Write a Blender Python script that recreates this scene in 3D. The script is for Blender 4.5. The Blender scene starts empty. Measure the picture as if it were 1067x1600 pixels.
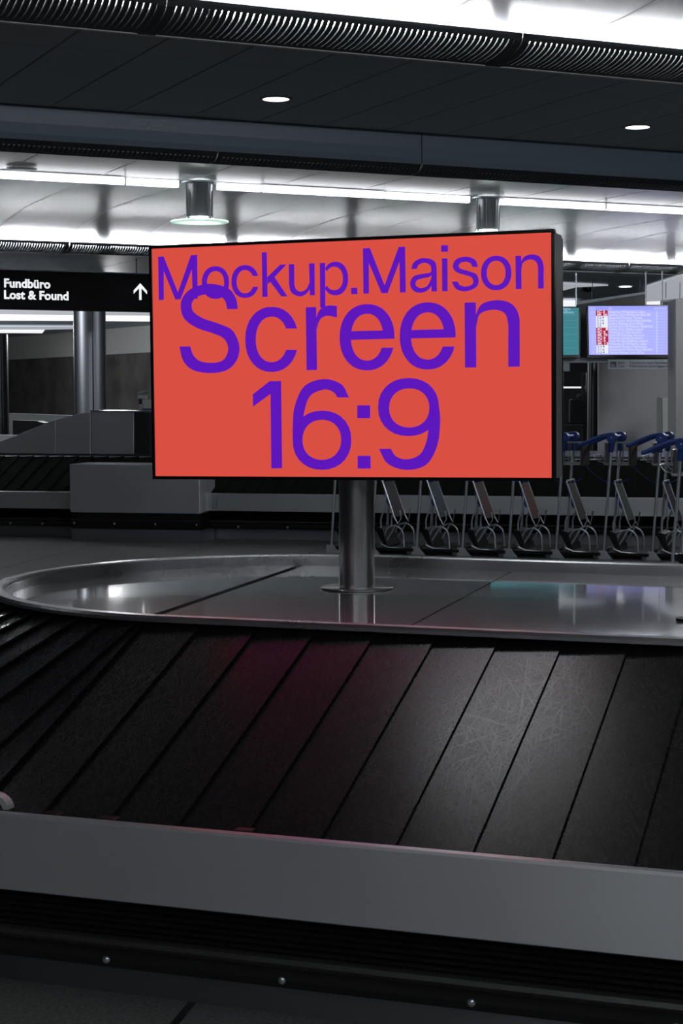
import bpy, math, random
from mathutils import Vector, Matrix
random.seed(7)
PI = math.pi
sc = bpy.context.scene
col = sc.collection

# ------------------------------------------------------------------ camera
F_PX, PITCH, ROLL, EYE = 2685.4, 0.0658, -0.0021, 1.5
def cam_axes():
    r = Vector((1, 0, 0)); f = Vector((0, math.cos(PITCH), -math.sin(PITCH))); u = Vector((0, math.sin(PITCH), math.cos(PITCH)))
    return r * math.cos(ROLL) + u * math.sin(ROLL), u * math.cos(ROLL) - r * math.sin(ROLL), f
CR, CU, CF = cam_axes()
cd = bpy.data.cameras.new('camera'); cam = bpy.data.objects.new('camera', cd); col.objects.link(cam)
cd.sensor_fit = 'VERTICAL'; cd.sensor_height = 36; cd.lens = F_PX * 36 / 1600
cd.clip_end = 300
m = Matrix((CR, CU, -CF)).transposed().to_4x4(); m.translation = (0, 0, EYE); cam.matrix_world = m
sc.camera = cam
def at(px, py, Y):            # a place in the hall at distance Y seen in direction (px, py)
    d = CR * ((px - 533.5) / F_PX) - CU * ((py - 800) / F_PX) + CF
    return Vector((0, 0, EYE)) + d * (Y / d.y)

# ------------------------------------------------------------------ world, exposure
w = bpy.data.worlds.new('hall'); sc.world = w; w.use_nodes = True
w.node_tree.nodes['Background'].inputs[0].default_value = (0.55, 0.68, 0.85, 1)
w.node_tree.nodes['Background'].inputs[1].default_value = 0.010
sc.view_settings.view_transform = 'Standard'; sc.view_settings.look = 'None'
sc.view_settings.gamma = 1; sc.view_settings.use_curve_mapping = False
sc.view_settings.exposure = 0.0
TUBE, NEAR, STRIP, LAMP = 140.0, 66.0, 3.0, 20.0      # strengths of the fluorescent tubes, crown strips and lamps
DOWNLIGHT_W = 20.0
cyc = sc.cycles
cyc.max_bounces = 8; cyc.diffuse_bounces = 4; cyc.glossy_bounces = 4; cyc.caustics_reflective = False; cyc.caustics_refractive = False
cyc.sample_clamp_indirect = 4.0

# ------------------------------------------------------------------ frames of reference in the hall
AA, BB = 0.3387, 0.4351
T = Vector((math.cos(AA), -math.sin(AA), 0)); N = Vector((math.sin(AA), math.cos(AA), 0))   # along / across the baggage belt
U = Vector((math.cos(BB), math.sin(BB), 0)); V = Vector((-math.sin(BB), math.cos(BB), 0))   # along / across the ceiling bays
Z = Vector((0, 0, 1))
def tn(t, n, z=0): return T * t + N * n + Z * z
def uv(u, v, z=0): return U * u + V * v + Z * z

# ------------------------------------------------------------------ materials
def srgb(r, g, b):
    f = lambda c: (c / 255 / 12.92) if c / 255 <= .04045 else ((c / 255 + .055) / 1.055) ** 2.4
    return (f(r), f(g), f(b), 1)
def mat(name, color, rough=.5, metal=0, spec=.5, emit=None, strength=1, bump=None, rvar=None, aniso=0, alpha=None, trans=0, cvar=None):
    m = bpy.data.materials.new(name); m.use_nodes = True; nt = m.node_tree; b = nt.nodes['Principled BSDF']
    b.inputs['Base Color'].default_value = color if len(color) == 4 else (*color, 1)
    b.inputs['Roughness'].default_value = rough; b.inputs['Metallic'].default_value = metal
    b.inputs['Specular IOR Level'].default_value = spec
    b.inputs['Transmission Weight'].default_value = trans
    if aniso: b.inputs['Anisotropic'].default_value = aniso
    if emit: b.inputs['Emission Color'].default_value = emit if len(emit) == 4 else (*emit, 1); b.inputs['Emission Strength'].default_value = strength
    def noise(scale, stretch, detail=3, rough_=.55):
        tc = nt.nodes.new('ShaderNodeTexCoord'); mp = nt.nodes.new('ShaderNodeMapping'); mp.inputs['Scale'].default_value = stretch
        nz = nt.nodes.new('ShaderNodeTexNoise'); nz.inputs['Scale'].default_value = scale; nz.inputs['Detail'].default_value = detail; nz.inputs['Roughness'].default_value = rough_
        nt.links.new(tc.outputs['Object'], mp.inputs[0]); nt.links.new(mp.outputs[0], nz.inputs['Vector']); return nz
    if bump:
        sc_, st, dist, stren = bump; nz = noise(sc_, st, 2); bp = nt.nodes.new('ShaderNodeBump')
        bp.inputs['Distance'].default_value = dist; bp.inputs['Strength'].default_value = stren
        nt.links.new(nz.outputs[0], bp.inputs['Height']); nt.links.new(bp.outputs[0], b.inputs['Normal'])
    if rvar:
        sc_, st, lo, hi = rvar; nz = noise(sc_, st, 5, .65); mr = nt.nodes.new('ShaderNodeMapRange')
        mr.inputs['From Min'].default_value = .3; mr.inputs['From Max'].default_value = .7
        mr.inputs['To Min'].default_value = lo; mr.inputs['To Max'].default_value = hi
        nt.links.new(nz.outputs[0], mr.inputs[0]); nt.links.new(mr.outputs[0], b.inputs['Roughness'])
    if cvar:
        sc_, st, c2 = cvar; nz = noise(sc_, st, 4, .6); mx = nt.nodes.new('ShaderNodeMix'); mx.data_type = 'RGBA'
        mr = nt.nodes.new('ShaderNodeMapRange'); mr.inputs['From Min'].default_value = .35; mr.inputs['From Max'].default_value = .65
        nt.links.new(nz.outputs[0], mr.inputs[0]); nt.links.new(mr.outputs[0], mx.inputs[0])
        mx.inputs[6].default_value = color if len(color) == 4 else (*color, 1); mx.inputs[7].default_value = c2 if len(c2) == 4 else (*c2, 1)
        nt.links.new(mx.outputs[2], b.inputs['Base Color'])
    return m
M = {}
M['steel'] = mat('brushed_steel', (.46, .47, .49), .30, 1, rvar=(3, (1, 1, 1), .24, .36))
M['steel_band'] = mat('band_steel', (.58, .60, .63), .38, .7, rvar=(2.5, (1, 1, 1), .28, .42))
def deck_mat():
    m = mat('deck_steel', (.28, .285, .30), .42, 1); nt = m.node_tree; b = nt.nodes['Principled BSDF']
    b.inputs['Coat Weight'].default_value = 1; b.inputs['Coat Roughness'].default_value = .045; b.inputs['Coat IOR'].default_value = 2.6
    tc = nt.nodes.new('ShaderNodeTexCoord'); nz = nt.nodes.new('ShaderNodeTexNoise'); nz.inputs['Scale'].default_value = 1.1; nz.inputs['Detail'].default_value = 1.0
    bp = nt.nodes.new('ShaderNodeBump'); bp.inputs['Strength'].default_value = .5; bp.inputs['Distance'].default_value = .003
    nt.links.new(tc.outputs['Object'], nz.inputs['Vector']); nt.links.new(nz.outputs[0], bp.inputs['Height']); nt.links.new(bp.outputs[0], b.inputs['Coat Normal']); return m
M['deck'] = deck_mat()
def brushed(name, base, rough, an, rot):
    m = mat(name, base, rough, .75, rvar=(2.5, (1, 1, 1), rough - .05, rough + .06)); nt = m.node_tree; b = nt.nodes['Principled BSDF']
    tg = nt.nodes.new('ShaderNodeTangent'); tg.direction_type = 'RADIAL'; tg.axis = 'Z'; nt.links.new(tg.outputs[0], b.inputs['Tangent'])
    b.inputs['Anisotropic'].default_value = an; b.inputs['Anisotropic Rotation'].default_value = rot; return m
M['band'] = brushed('brushed_band_steel', (.62, .64, .67), .38, .75, .25)
M['pole'] = mat('pole_steel', (.62, .62, .63), .2, 1, bump=(60, (1, 1, .01), .0006, .3))
M['dark_steel'] = mat('dark_steel', (.09, .095, .10), .35, 1)
M['column'] = mat('column_steel', (.36, .38, .42), .42, 1)
M['rubber_black'] = mat('black_rubber', (.006, .006, .006), .45, spec=.25)
M['black'] = mat('black_plastic', (.006, .006, .008), .35, spec=.3)
M['black_gloss'] = mat('black_gloss', (.004, .004, .006), .2, spec=.35)
M['housing'] = mat('housing_metal', (.26, .275, .285), .45, .3)
M['dark_tile'] = mat('dark_ceiling_metal', (.33, .38, .43), .5, spec=.35)
M['fascia'] = mat('fascia_metal', (.19, .25, .31), .35, spec=.5)
M['grille'] = mat('grille_metal', (.028, .033, .037), .55, spec=.2)
M['rib'] = mat('lit_seam_white', (.93, .93, .95), .6)  # near-white stands for the lit gaps between vault panels; also a fitting rim
M['grey_wall'] = mat('grey_wall', (.42, .43, .42), .7)
M['hall_wall'] = mat('hall_wall', (.40, .40, .41), .6)
M['sign_black'] = mat('sign_black', (.004, .004, .005), .6, spec=.1)
M['light_grey'] = mat('light_grey_panel', (.30, .305, .32), .6)
M['pale'] = mat('pale_panel', (.30, .33, .32), .6)
M['chrome'] = mat('chrome_tube', (.60, .62, .65), .3, .9)
M['alu'] = mat('aluminium_tube', (.46, .51, .57), .36, .8)
M['foot_grey'] = mat('foot_grey', (.34, .36, .38), .5)
M['blue'] = mat('blue_plastic', srgb(18, 50, 118), .35, spec=.5)
M['blue_cord'] = mat('blue_cord', srgb(20, 50, 130), .5)
M['tube'] = mat('fluorescent_tube', (.9, .9, .9), .4, emit=(.93, .96, 1), strength=TUBE)
M['tube_dim'] = mat('fluorescent_tube_dim', (.9, .9, .9), .4, emit=(.93, .96, 1), strength=6)
M['tube_near'] = mat('fluorescent_tube_near', (.9, .9, .9), .4, emit=(.93, .96, 1), strength=NEAR)
M['tube_low'] = mat('fluorescent_tube_low', (.9, .9, .9), .4, emit=(.93, .96, 1), strength=40)
M['strip'] = mat('glow_strip_face', (.9, .9, .9), .4, emit=(.95, .96, 1), strength=STRIP)
M['lamp'] = mat('lamp_glow', (.9, .9, .9), .4, emit=(.9, 1, .93), strength=LAMP)
M['panel_glow'] = mat('panel_glow', (.9, .9, .9), .4, emit=(.93, .97, 1), strength=12)
M['down'] = mat('downlight_glow', (.9, .9, .9), .4, emit=(1, .97, .92), strength=6)
M['cove'] = mat('cove_white', (.7, .7, .72), .5)
M['glass'] = mat('green_glass', (.80, .96, .88), .3, spec=.5, trans=.18)
def disc_mat():
    m = bpy.data.materials.new('frosted_green_glass'); m.use_nodes = True; nt = m.node_tree; out = nt.nodes['Material Output']; nt.nodes.remove(nt.nodes['Principled BSDF'])
    tr = nt.nodes.new('ShaderNodeBsdfTranslucent'); tr.inputs[0].default_value = (.72, .95, .84, 1); df = nt.nodes.new('ShaderNodeBsdfDiffuse'); df.inputs[0].default_value = (.7, .85, .78, 1)
    mx = nt.nodes.new('ShaderNodeMixShader'); mx.inputs[0].default_value = .3; nt.links.new(tr.outputs[0], mx.inputs[1]); nt.links.new(df.outputs[0], mx.inputs[2]); nt.links.new(mx.outputs[0], out.inputs[0]); return m
M['glass'] = disc_mat()
M['clear'] = mat('clear_sleeve', (.92, .94, .96), .08, spec=.5, trans=.9)
M['text_white'] = mat('lit_lettering', (.9, .9, .9), .5, emit=(.95, .97, 1), strength=.82)
M['text_dark'] = mat('dark_lettering', (.015, .02, .03), .5)
M['face'] = mat('screen_orange', (.01, .01, .01), .5, spec=.1, emit=srgb(217, 78, 64), strength=1)
M['ink'] = mat('screen_purple', (.01, .01, .01), .5, spec=.1, emit=srgb(92, 18, 186), strength=1)
M['mon_blue'] = mat('monitor_blue', (.01, .01, .01), .5, spec=.1, emit=srgb(172, 176, 255), strength=1)
M['mon_head'] = mat('monitor_heading', (.01, .01, .01), .5, spec=.1, emit=srgb(158, 162, 255), strength=1)
M['mon_white'] = mat('monitor_white', (.01, .01, .01), .5, spec=.1, emit=srgb(236, 238, 255), strength=1)
M['mon_line'] = mat('monitor_line', (.01, .01, .01), .5, spec=.1, emit=srgb(203, 210, 255), strength=1)
M['mon_red'] = mat('monitor_red', (.01, .01, .01), .5, spec=.1, emit=srgb(178, 24, 58), strength=1)
M['mon_navy'] = mat('monitor_navy', (.01, .01, .01), .5, spec=.1, emit=srgb(40, 62, 110), strength=1)
M['mon_teal'] = mat('monitor_teal', (.01, .01, .01), .5, spec=.1, emit=srgb(62, 130, 140), strength=1)
M['mon_tline'] = mat('monitor_teal_line', (.01, .01, .01), .5, spec=.1, emit=srgb(84, 150, 155), strength=1)
M['mon_tblue'] = mat('monitor_pale_blue', (.01, .01, .01), .5, spec=.1, emit=srgb(160, 205, 240), strength=1)
M['sign_grey'] = mat('sign_grey', (.20, .23, .26), .5)
M['luggage'] = mat('luggage_fabric', (.008, .010, .014), .6)
M['trim_blue'] = mat('luggage_piping', (.02, .05, .08), .5)
for k, c in (('teal', (20, 54, 68)), ('maroon', (66, 18, 22)), ('charcoal', (30, 30, 37)), ('sage', (50, 66, 62)), ('brown', (44, 27, 25)), ('grey', (90, 92, 94))):
    M['ad_' + k] = mat('board_' + k, srgb(*c), .6, spec=.15)

def stone_mat():
    m = mat('dark_stone', (.06, .06, .056), .3, spec=.5, cvar=(1.6, (1, 1, 1), (.11, .11, .10)))
    return m
M['stone'] = stone_mat()
def vault_mat():
    m = bpy.data.materials.new('perforated_white_metal'); m.use_nodes = True; nt = m.node_tree; b = nt.nodes['Principled BSDF']
    b.inputs['Roughness'].default_value = .33; b.inputs['Specular IOR Level'].default_value = .5
    tc = nt.nodes.new('ShaderNodeTexCoord'); wv = nt.nodes.new('ShaderNodeTexWave'); wv.wave_type = 'BANDS'; wv.bands_direction = 'Y'
    wv.inputs['Scale'].default_value = 14; mr = nt.nodes.new('ShaderNodeMapRange'); mr.inputs['To Min'].default_value = .50; mr.inputs['To Max'].default_value = .60
    nt.links.new(tc.outputs['Object'], wv.inputs['Vector']); nt.links.new(wv.outputs[1], mr.inputs[0])
    cb = nt.nodes.new('ShaderNodeCombineColor'); [nt.links.new(mr.outputs[0], cb.inputs[i]) for i in range(3)]
    nt.links.new(cb.outputs[0], b.inputs['Base Color']); return m
M['vault'] = vault_mat()
M['vault_far'] = mat('white_vault_metal', (.50, .50, .515), .33)
def floor_mat():
    m = bpy.data.materials.new('terrazzo_tiles'); m.use_nodes = True; nt = m.node_tree; b = nt.nodes['Principled BSDF']
    b.inputs['Roughness'].default_value = .38
    tc = nt.nodes.new('ShaderNodeTexCoord'); mp = nt.nodes.new('ShaderNodeMapping'); mp.inputs['Rotation'].default_value = (0, 0, .20)
    br = nt.nodes.new('ShaderNodeTexBrick'); br.inputs['Scale'].default_value = 1; br.inputs['Mortar Size'].default_value = .012
    br.inputs['Brick Width'].default_value = 1.2; br.inputs['Row Height'].default_value = 1.2; br.offset = 0; br.inputs['Mortar Smooth'].default_value = .1
    br.inputs['Color1'].default_value = (.155, .158, .155, 1); br.inputs['Color2'].default_value = (.17, .173, .17, 1); br.inputs['Mortar'].default_value = (.02, .02, .02, 1)
    nz = nt.nodes.new('ShaderNodeTexNoise'); nz.inputs['Scale'].default_value = 90; nz.inputs['Detail'].default_value = 3
    mr = nt.nodes.new('ShaderNodeMapRange'); mr.inputs['From Min'].default_value = .35; mr.inputs['From Max'].default_value = .65; mr.inputs['To Min'].default_value = .65; mr.inputs['To Max'].default_value = 1.35
    mx = nt.nodes.new('ShaderNodeMix'); mx.data_type = 'RGBA'; mx.blend_type = 'MULTIPLY'; mx.inputs[0].default_value = 1
    nt.links.new(tc.outputs['Object'], mp.inputs[0]); nt.links.new(mp.outputs[0], br.inputs['Vector']); nt.links.new(tc.outputs['Object'], nz.inputs['Vector'])
    nt.links.new(nz.outputs[0], mr.inputs[0]); nt.links.new(br.outputs[0], mx.inputs[6]); nt.links.new(mr.outputs[0], mx.inputs[7])
    nt.links.new(mx.outputs[2], b.inputs['Base Color']); return m
M['floor'] = floor_mat()
def slat_mat():
    m = bpy.data.materials.new('scuffed_rubber'); m.use_nodes = True; nt = m.node_tree; b = nt.nodes['Principled BSDF']
    b.inputs['Base Color'].default_value = (.006, .006, .007, 1); b.inputs['Specular IOR Level'].default_value = .21
    tc = nt.nodes.new('ShaderNodeTexCoord'); acc = None
    for rot, st, s in ((1.05, (1, .03, 1), 5), (1.4, (1, .04, 1), 6), (1.75, (1, .03, 1), 4.5), (.3, (1, .04, 1), 5), (2.4, (1, .04, 1), 5)):
        mp = nt.nodes.new('ShaderNodeMapping'); mp.vector_type = 'TEXTURE'; mp.inputs['Rotation'].default_value = (0, 0, rot); mp.inputs['Scale'].default_value = st
        nz = nt.nodes.new('ShaderNodeTexNoise'); nz.inputs['Scale'].default_value = s; nz.inputs['Detail'].default_value = 4; nz.inputs['Roughness'].default_value = .7; nz.inputs['Distortion'].default_value = .3
        nt.links.new(tc.outputs['Object'], mp.inputs[0]); nt.links.new(mp.outputs[0], nz.inputs['Vector'])
        if acc is None: acc = nz.outputs[0]
        else:
            mx = nt.nodes.new('ShaderNodeMath'); mx.operation = 'MAXIMUM'; nt.links.new(acc, mx.inputs[0]); nt.links.new(nz.outputs[0], mx.inputs[1]); acc = mx.outputs[0]
    mr = nt.nodes.new('ShaderNodeMapRange'); mr.inputs['From Min'].default_value = .51; mr.inputs['From Max'].default_value = .76; mr.inputs['To Min'].default_value = .29; mr.inputs['To Max'].default_value = .20
    nt.links.new(acc, mr.inputs[0]); nt.links.new(mr.outputs[0], b.inputs['Roughness'])
    bp = nt.nodes.new('ShaderNodeBump'); bp.inputs['Strength'].default_value = .06; bp.inputs['Distance'].default_value = .0006
    nt.links.new(acc, bp.inputs['Height']); nt.links.new(bp.outputs[0], b.inputs['Normal']); return m
M['slat'] = slat_mat()
M['slat_matt'] = mat('matt_rubber', (.011, .012, .011), .95, spec=0)

# ------------------------------------------------------------------ builders
class MB:
    def __init__(s): s.v = []; s.f = []
    def add(s, vs, fs):
        k = len(s.v); s.v += [Vector(p) for p in vs]; s.f += [tuple(i + k for i in f) for f in fs]; return s
    def quad(s, a, b, c, d): return s.add((a, b, c, d), ((0, 1, 2, 3),))
    def prism(s, pts, ext):                 # polygon pts extruded by vector ext
        n = len(pts); a = [Vector(p) for p in pts]; b = [p + ext for p in a]
        return s.add(a + b, [tuple(range(n))[::-1], tuple(range(n, 2 * n))] + [(i, (i + 1) % n, n + (i + 1) % n, n + i) for i in range(n)])
    def box(s, o, a, b, c):                 # corner o and edge vectors
        o = Vector(o); return s.prism((o, o + a, o + a + b, o + b), c)
    def cbox(s, c, sx, sy, sz, ax=Vector((1, 0, 0)), ay=Vector((0, 1, 0)), az=Vector((0, 0, 1))):
        return s.box(Vector(c) - ax * sx / 2 - ay * sy / 2 - az * sz / 2, ax * sx, ay * sy, az * sz)
    def rbox(s, c, sx, sy, sz, r, ax=Vector((1, 0, 0)), ay=Vector((0, 1, 0)), az=Vector((0, 0, 1)), seg=3):   # rounded in the ax/az plane, depth ay
        pts = []
        for cx, cz, a0 in ((1, 1, 0), (-1, 1, 90), (-1, -1, 180), (1, -1, 270)):
            for i in range(seg + 1):
                a = math.radians(a0 + 90 * i / seg)
                pts.append(Vector(c) - ay * sy / 2 + ax * (cx * (sx / 2 - r) + r * math.cos(a)) + az * (cz * (sz / 2 - r) + r * math.sin(a)))
        return s.prism(pts, ay * sy)
    def cyl(s, p, q, r, r2=None, seg=16, cap=True):
        p, q = Vector(p), Vector(q); d = (q - p).normalized(); x = d.orthogonal().normalized(); y = d.cross(x); r2 = r if r2 is None else r2
        a = [p + (x * math.cos(2 * PI * i / seg) + y * math.sin(2 * PI * i / seg)) * r for i in range(seg)]
        b = [q + (x * math.cos(2 * PI * i / seg) + y * math.sin(2 * PI * i / seg)) * r2 for i in range(seg)]
        f = [(i, (i + 1) % seg, seg + (i + 1) % seg, seg + i) for i in range(seg)]
        if cap: f += [tuple(range(seg))[::-1], tuple(range(seg, 2 * seg))]
        return s.add(a + b, f)
    def tube(s, pts, r, seg=8):
        pts = [Vector(p) for p in pts]; n = len(pts); rings = []; x = None
        for i, p in enumerate(pts):
            d = ((pts[min(i + 1, n - 1)] - p).normalized() + (p - pts[max(i - 1, 0)]).normalized()).normalized()
            x = d.orthogonal().normalized() if x is None else (x - d * x.dot(d)).normalized()
            y = d.cross(x); rings.append([p + (x * math.cos(2 * PI * k / seg) + y * math.sin(2 * PI * k / seg)) * r for k in range(seg)])
        vs = [q for g in rings for q in g]; fs = []
        for i in range(n - 1):
            for k in range(seg): fs.append((i * seg + k, i * seg + (k + 1) % seg, (i + 1) * seg + (k + 1) % seg, (i + 1) * seg + k))
        fs += [tuple(range(seg))[::-1], tuple((n - 1) * seg + k for k in range(seg))]
        return s.add(vs, fs)
    def lathe(s, c, prof, seg=48):          # prof: (radius, z)
        c = Vector(c); n = len(prof); vs = []; fs = []
        for r, z in prof:
            vs += [c + Vector((r * math.cos(2 * PI * k / seg), r * math.sin(2 * PI * k / seg), z)) for k in range(seg)]
        for i in range(n - 1):
            for k in range(seg): fs.append((i * seg + k, i * seg + (k + 1) % seg, (i + 1) * seg + (k + 1) % seg, (i + 1) * seg + k))
        return s.add(vs, fs)
    def ball(s, c, rx, ry, rz, ax=Vector((1, 0, 0)), ay=Vector((0, 1, 0)), az=Vector((0, 0, 1)), a=14, b=9):
        c = Vector(c); vs = [c + az * rz]; fs = []
        for j in range(1, b):
            th = PI * j / b
            for i in range(a): vs.append(c + ax * rx * math.sin(th) * math.cos(2 * PI * i / a) + ay * ry * math.sin(th) * math.sin(2 * PI * i / a) + az * rz * math.cos(th))
        vs.append(c - az * rz); L = len(vs) - 1
        for i in range(a): fs.append((0, 1 + i, 1 + (i + 1) % a)); fs.append((L, L - a + (i + 1) % a, L - a + i))
        for j in range(b - 2):
            for i in range(a): fs.append((1 + j * a + i, 1 + (j + 1) * a + i, 1 + (j + 1) * a + (i + 1) % a, 1 + j * a + (i + 1) % a))
        return s.add(vs, fs)
    def build(s, name, material, parent=None, smooth=False, bevel=0, fix=True):
        me = bpy.data.meshes.new(name); me.from_pydata([tuple(p) for p in s.v], [], s.f); me.update()
        if fix:
            import bmesh
            bm = bmesh.new(); bm.from_mesh(me); bmesh.ops.recalc_face_normals(bm, faces=bm.faces); bm.to_mesh(me); bm.free()
        me.materials.append(M[material] if isinstance(material, str) else material)
        o = bpy.data.objects.new(name, me); col.objects.link(o)
        if smooth:
            for p in me.polygons: p.use_smooth = True
            me.set_sharp_from_angle(angle=math.radians(40))
        if bevel:
            b = o.modifiers.new('bevel', 'BEVEL'); b.width = bevel; b.segments = 2; b.limit_method = 'ANGLE'
        if parent: o.parent = parent; o.matrix_parent_inverse = parent.matrix_world.inverted()
        return o
def thing(name, label, cat, loc=(0, 0, 0), group=None):
    o = bpy.data.objects.new(name, None); col.objects.link(o); o.location = loc; o.empty_display_size = .1
    o.matrix_world = Matrix.Translation(loc)
    tag(o, label, cat, group); return o
def tag(o, label, cat, group=None):
    o['label'] = label; o['category'] = cat
    if group: o['group'] = group
    return o
def struct(o): o['kind'] = 'structure'; return o
def copy_tree(o, parent=None):
    c = o.copy(); col.objects.link(c)
    if parent is not None: c.parent = parent
    for ch in list(o.children): copy_tree(ch, c)
    return c
def text(name, s, size, origin, ax, ay, material, parent=None, align='LEFT', bold=0.0, depth=0.0, width=None):
    cu = bpy.data.curves.new(name, 'FONT'); cu.body = s; cu.size = size; cu.align_x = align; cu.offset = bold; cu.extrude = depth; cu.resolution_u = 3
    o = bpy.data.objects.new(name, cu); col.objects.link(o)
    bpy.context.view_layer.update()
    me = bpy.data.meshes.new_from_object(o.evaluated_get(bpy.context.evaluated_depsgraph_get()))
    bpy.data.objects.remove(o); bpy.data.curves.remove(cu)
    k = 1
    if width:
        xs = [v.co.x for v in me.vertices]; k = width / (max(xs) - min(xs))
    az = ax.cross(ay)
    for v in me.vertices: v.co = Vector(origin) + ax * v.co.x * k + ay * v.co.y + az * v.co.z
    me.materials.clear(); me.materials.append(M[material]); me.name = name
    o = bpy.data.objects.new(name, me); col.objects.link(o)
    if parent: o.parent = parent; o.matrix_parent_inverse = parent.matrix_world.inverted()
    return o
def merge(objs, name, parent):              # lettering of one panel as one mesh
    vs, fs, mats, mi = [], [], [], []
    for o in objs:
        k = len(vs); vs += [v.co.copy() for v in o.data.vertices]; mt = o.data.materials[0]
        if mt not in mats: mats.append(mt)
        for p in o.data.polygons: fs.append(tuple(i + k for i in p.vertices)); mi.append(mats.index(mt))
        bpy.data.objects.remove(o)
    me = bpy.data.meshes.new(name); me.from_pydata([tuple(v) for v in vs], [], fs); [me.materials.append(x) for x in mats]
    for p, i in zip(me.polygons, mi): p.material_index = i
    o = bpy.data.objects.new(name, me); col.objects.link(o); o.parent = parent
    o.matrix_parent_inverse = parent.matrix_world.inverted(); return o
# ================================================================== THE HALL
fl = MB().quad((-45, -12, 0), (45, -12, 0), (45, 70, 0), (-45, 70, 0)).build('floor', 'floor'); struct(fl)

# ------------------------------------------------------------------ ceiling bays
H0 = 3.2
GR0, GR1 = -.45, 0.0                         # the curved grille in front of each dark soffit (offsets from its near edge)
VAULT = [(-9.75, 3.36), (-9.3, 3.37), (-8.8, 3.43), (-8.2, 3.49), (-7.2, 3.52), (-4.9, 3.525), (-3.2, 3.525), (-2.2, 3.52), (-1.7, 3.495), (-1.2, 3.44), (-.7, 3.385), (-.4, 3.37), (0.03, 3.372)]
def vault(v0, u0, u1, idx, near=-99, rib0=2.30, ribs=.87):
    prof = [(v0 + a, z) for a, z in VAULT if a >= near]
    # subdivided smooth sheet, built in its own frame so that the perforation lines run along the bay
    pts = []
    for i in range(len(prof) - 1):
        for k in range(4):
            t = k / 4; pts.append((prof[i][0] + (prof[i + 1][0] - prof[i][0]) * t, prof[i][1] + (prof[i + 1][1] - prof[i][1]) * t))
    pts.append(prof[-1])
    # smooth it
    for _ in range(6): pts = [pts[0]] + [((pts[i - 1][0] + 2 * pts[i][0] + pts[i + 1][0]) / 4, (pts[i - 1][1] + 2 * pts[i][1] + pts[i + 1][1]) / 4) for i in range(1, len(pts) - 1)] + [pts[-1]]
    m = MB(); n = len(pts)
    vs = [(u0, a, z) for a, z in pts] + [(u1, a, z) for a, z in pts] + [(u0, a, z + .05) for a, z in pts] + [(u1, a, z + .05) for a, z in pts]
    fs = [(i, i + 1, n + i + 1, n + i) for i in range(n - 1)] + [(2 * n + i, 2 * n + i + 1, 3 * n + i + 1, 3 * n + i) for i in range(n - 1)]
    fs += [(i, i + 1, 2 * n + i + 1, 2 * n + i) for i in range(n - 1)] + [(n + i, n + i + 1, 3 * n + i + 1, 3 * n + i) for i in range(n - 1)] + [(0, n, 3 * n, 2 * n), (n - 1, 2 * n - 1, 4 * n - 1, 3 * n - 1)]
    m.add(vs, fs); o = m.build('ceiling', 'vault_far' if v0 > 15 else 'vault', smooth=True); o.rotation_euler = (0, 0, BB); struct(o)
    m = MB(); u = rib0
    while u < u1:
        if u > u0:
            for i in range(n - 2):
                a, b = pts[i], pts[i + 1]
                m.add([(u - .008, a[0], a[1] - .0012), (u + .008, a[0], a[1] - .0012), (u + .008, a[0], a[1] + .01), (u - .008, a[0], a[1] + .01),
                       (u - .008, b[0], b[1] - .0012), (u + .008, b[0], b[1] - .0012), (u + .008, b[0], b[1] + .01), (u - .008, b[0], b[1] + .01)],
                      [(0, 1, 5, 4), (1, 2, 6, 5), (2, 3, 7, 6), (3, 0, 4, 7)])
        u += ribs
    o = m.build('trim_%d' % idx, 'rib'); o.rotation_euler = (0, 0, BB); struct(o)
def soffit(v0, v1, u0, u1, fascia=True, first=2.307, pitch=.433, tiles=True):
    m = MB()
    rows = [(v0 + .02, v0 + .44), (v0 + .446, v1 - .004)]
    if tiles:
        k0 = math.floor((u0 - first) / pitch); k = k0
        while first + k * pitch < u1:
            a = first + k * pitch + .0045; b = a + pitch - .009
            for r0, r1 in rows: m.box(uv(a, r0, H0), U * (b - a), V * (r1 - r0), Z * .02)
            k += 1
    else: m.box(uv(u0, v0, H0), U * (u1 - u0), V * (v1 - v0), Z * .02)
    struct(m.build('ceiling', 'dark_tile', bevel=.0015))
    m = MB().box(uv(u0, v0 + .02, H0 + .021), U * (u1 - u0), V * (v1 - v0 - .02), Z * .11)
    struct(m.build('ceiling', 'black'))
    # edge strip and white cove behind the grille
    struct(MB().box(uv(u0, v0 - .01, H0 + .0), U * (u1 - u0), V * .028, Z * .175).build('ceiling', 'cove'))
    if fascia:
        pr = [(v1, H0 + .02), (v1, H0 - .03), (v1 + .006, H0 - .10), (v1 + .02, H0 - .16), (v1 + .045, H0 - .20)]
        m = MB()
        for a, b in zip(pr, pr[1:]): m.quad(uv(u0, a[0], a[1]), uv(u1, a[0], a[1]), uv(u1, b[0], b[1]), uv(u0, b[0], b[1]))
        m.box(uv(u0, v1 + .05, H0 - .2), U * (u1 - u0), V * .01, Z * .3)
        struct(m.build('trim_10', 'fascia', smooth=True))
vault(7.8, -8, 16, 1)
soffit(7.8, 9.9, -2, 16)
vault(19.75, -6, 40, 2, rib0=4.66 - .87 * 10)
soffit(19.75, 21.9, 0, 40, fascia=False)
vault(-4.2, -12, 12, 3); soffit(-4.2, -2.0, -12, 12, fascia=False, tiles=False)
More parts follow.
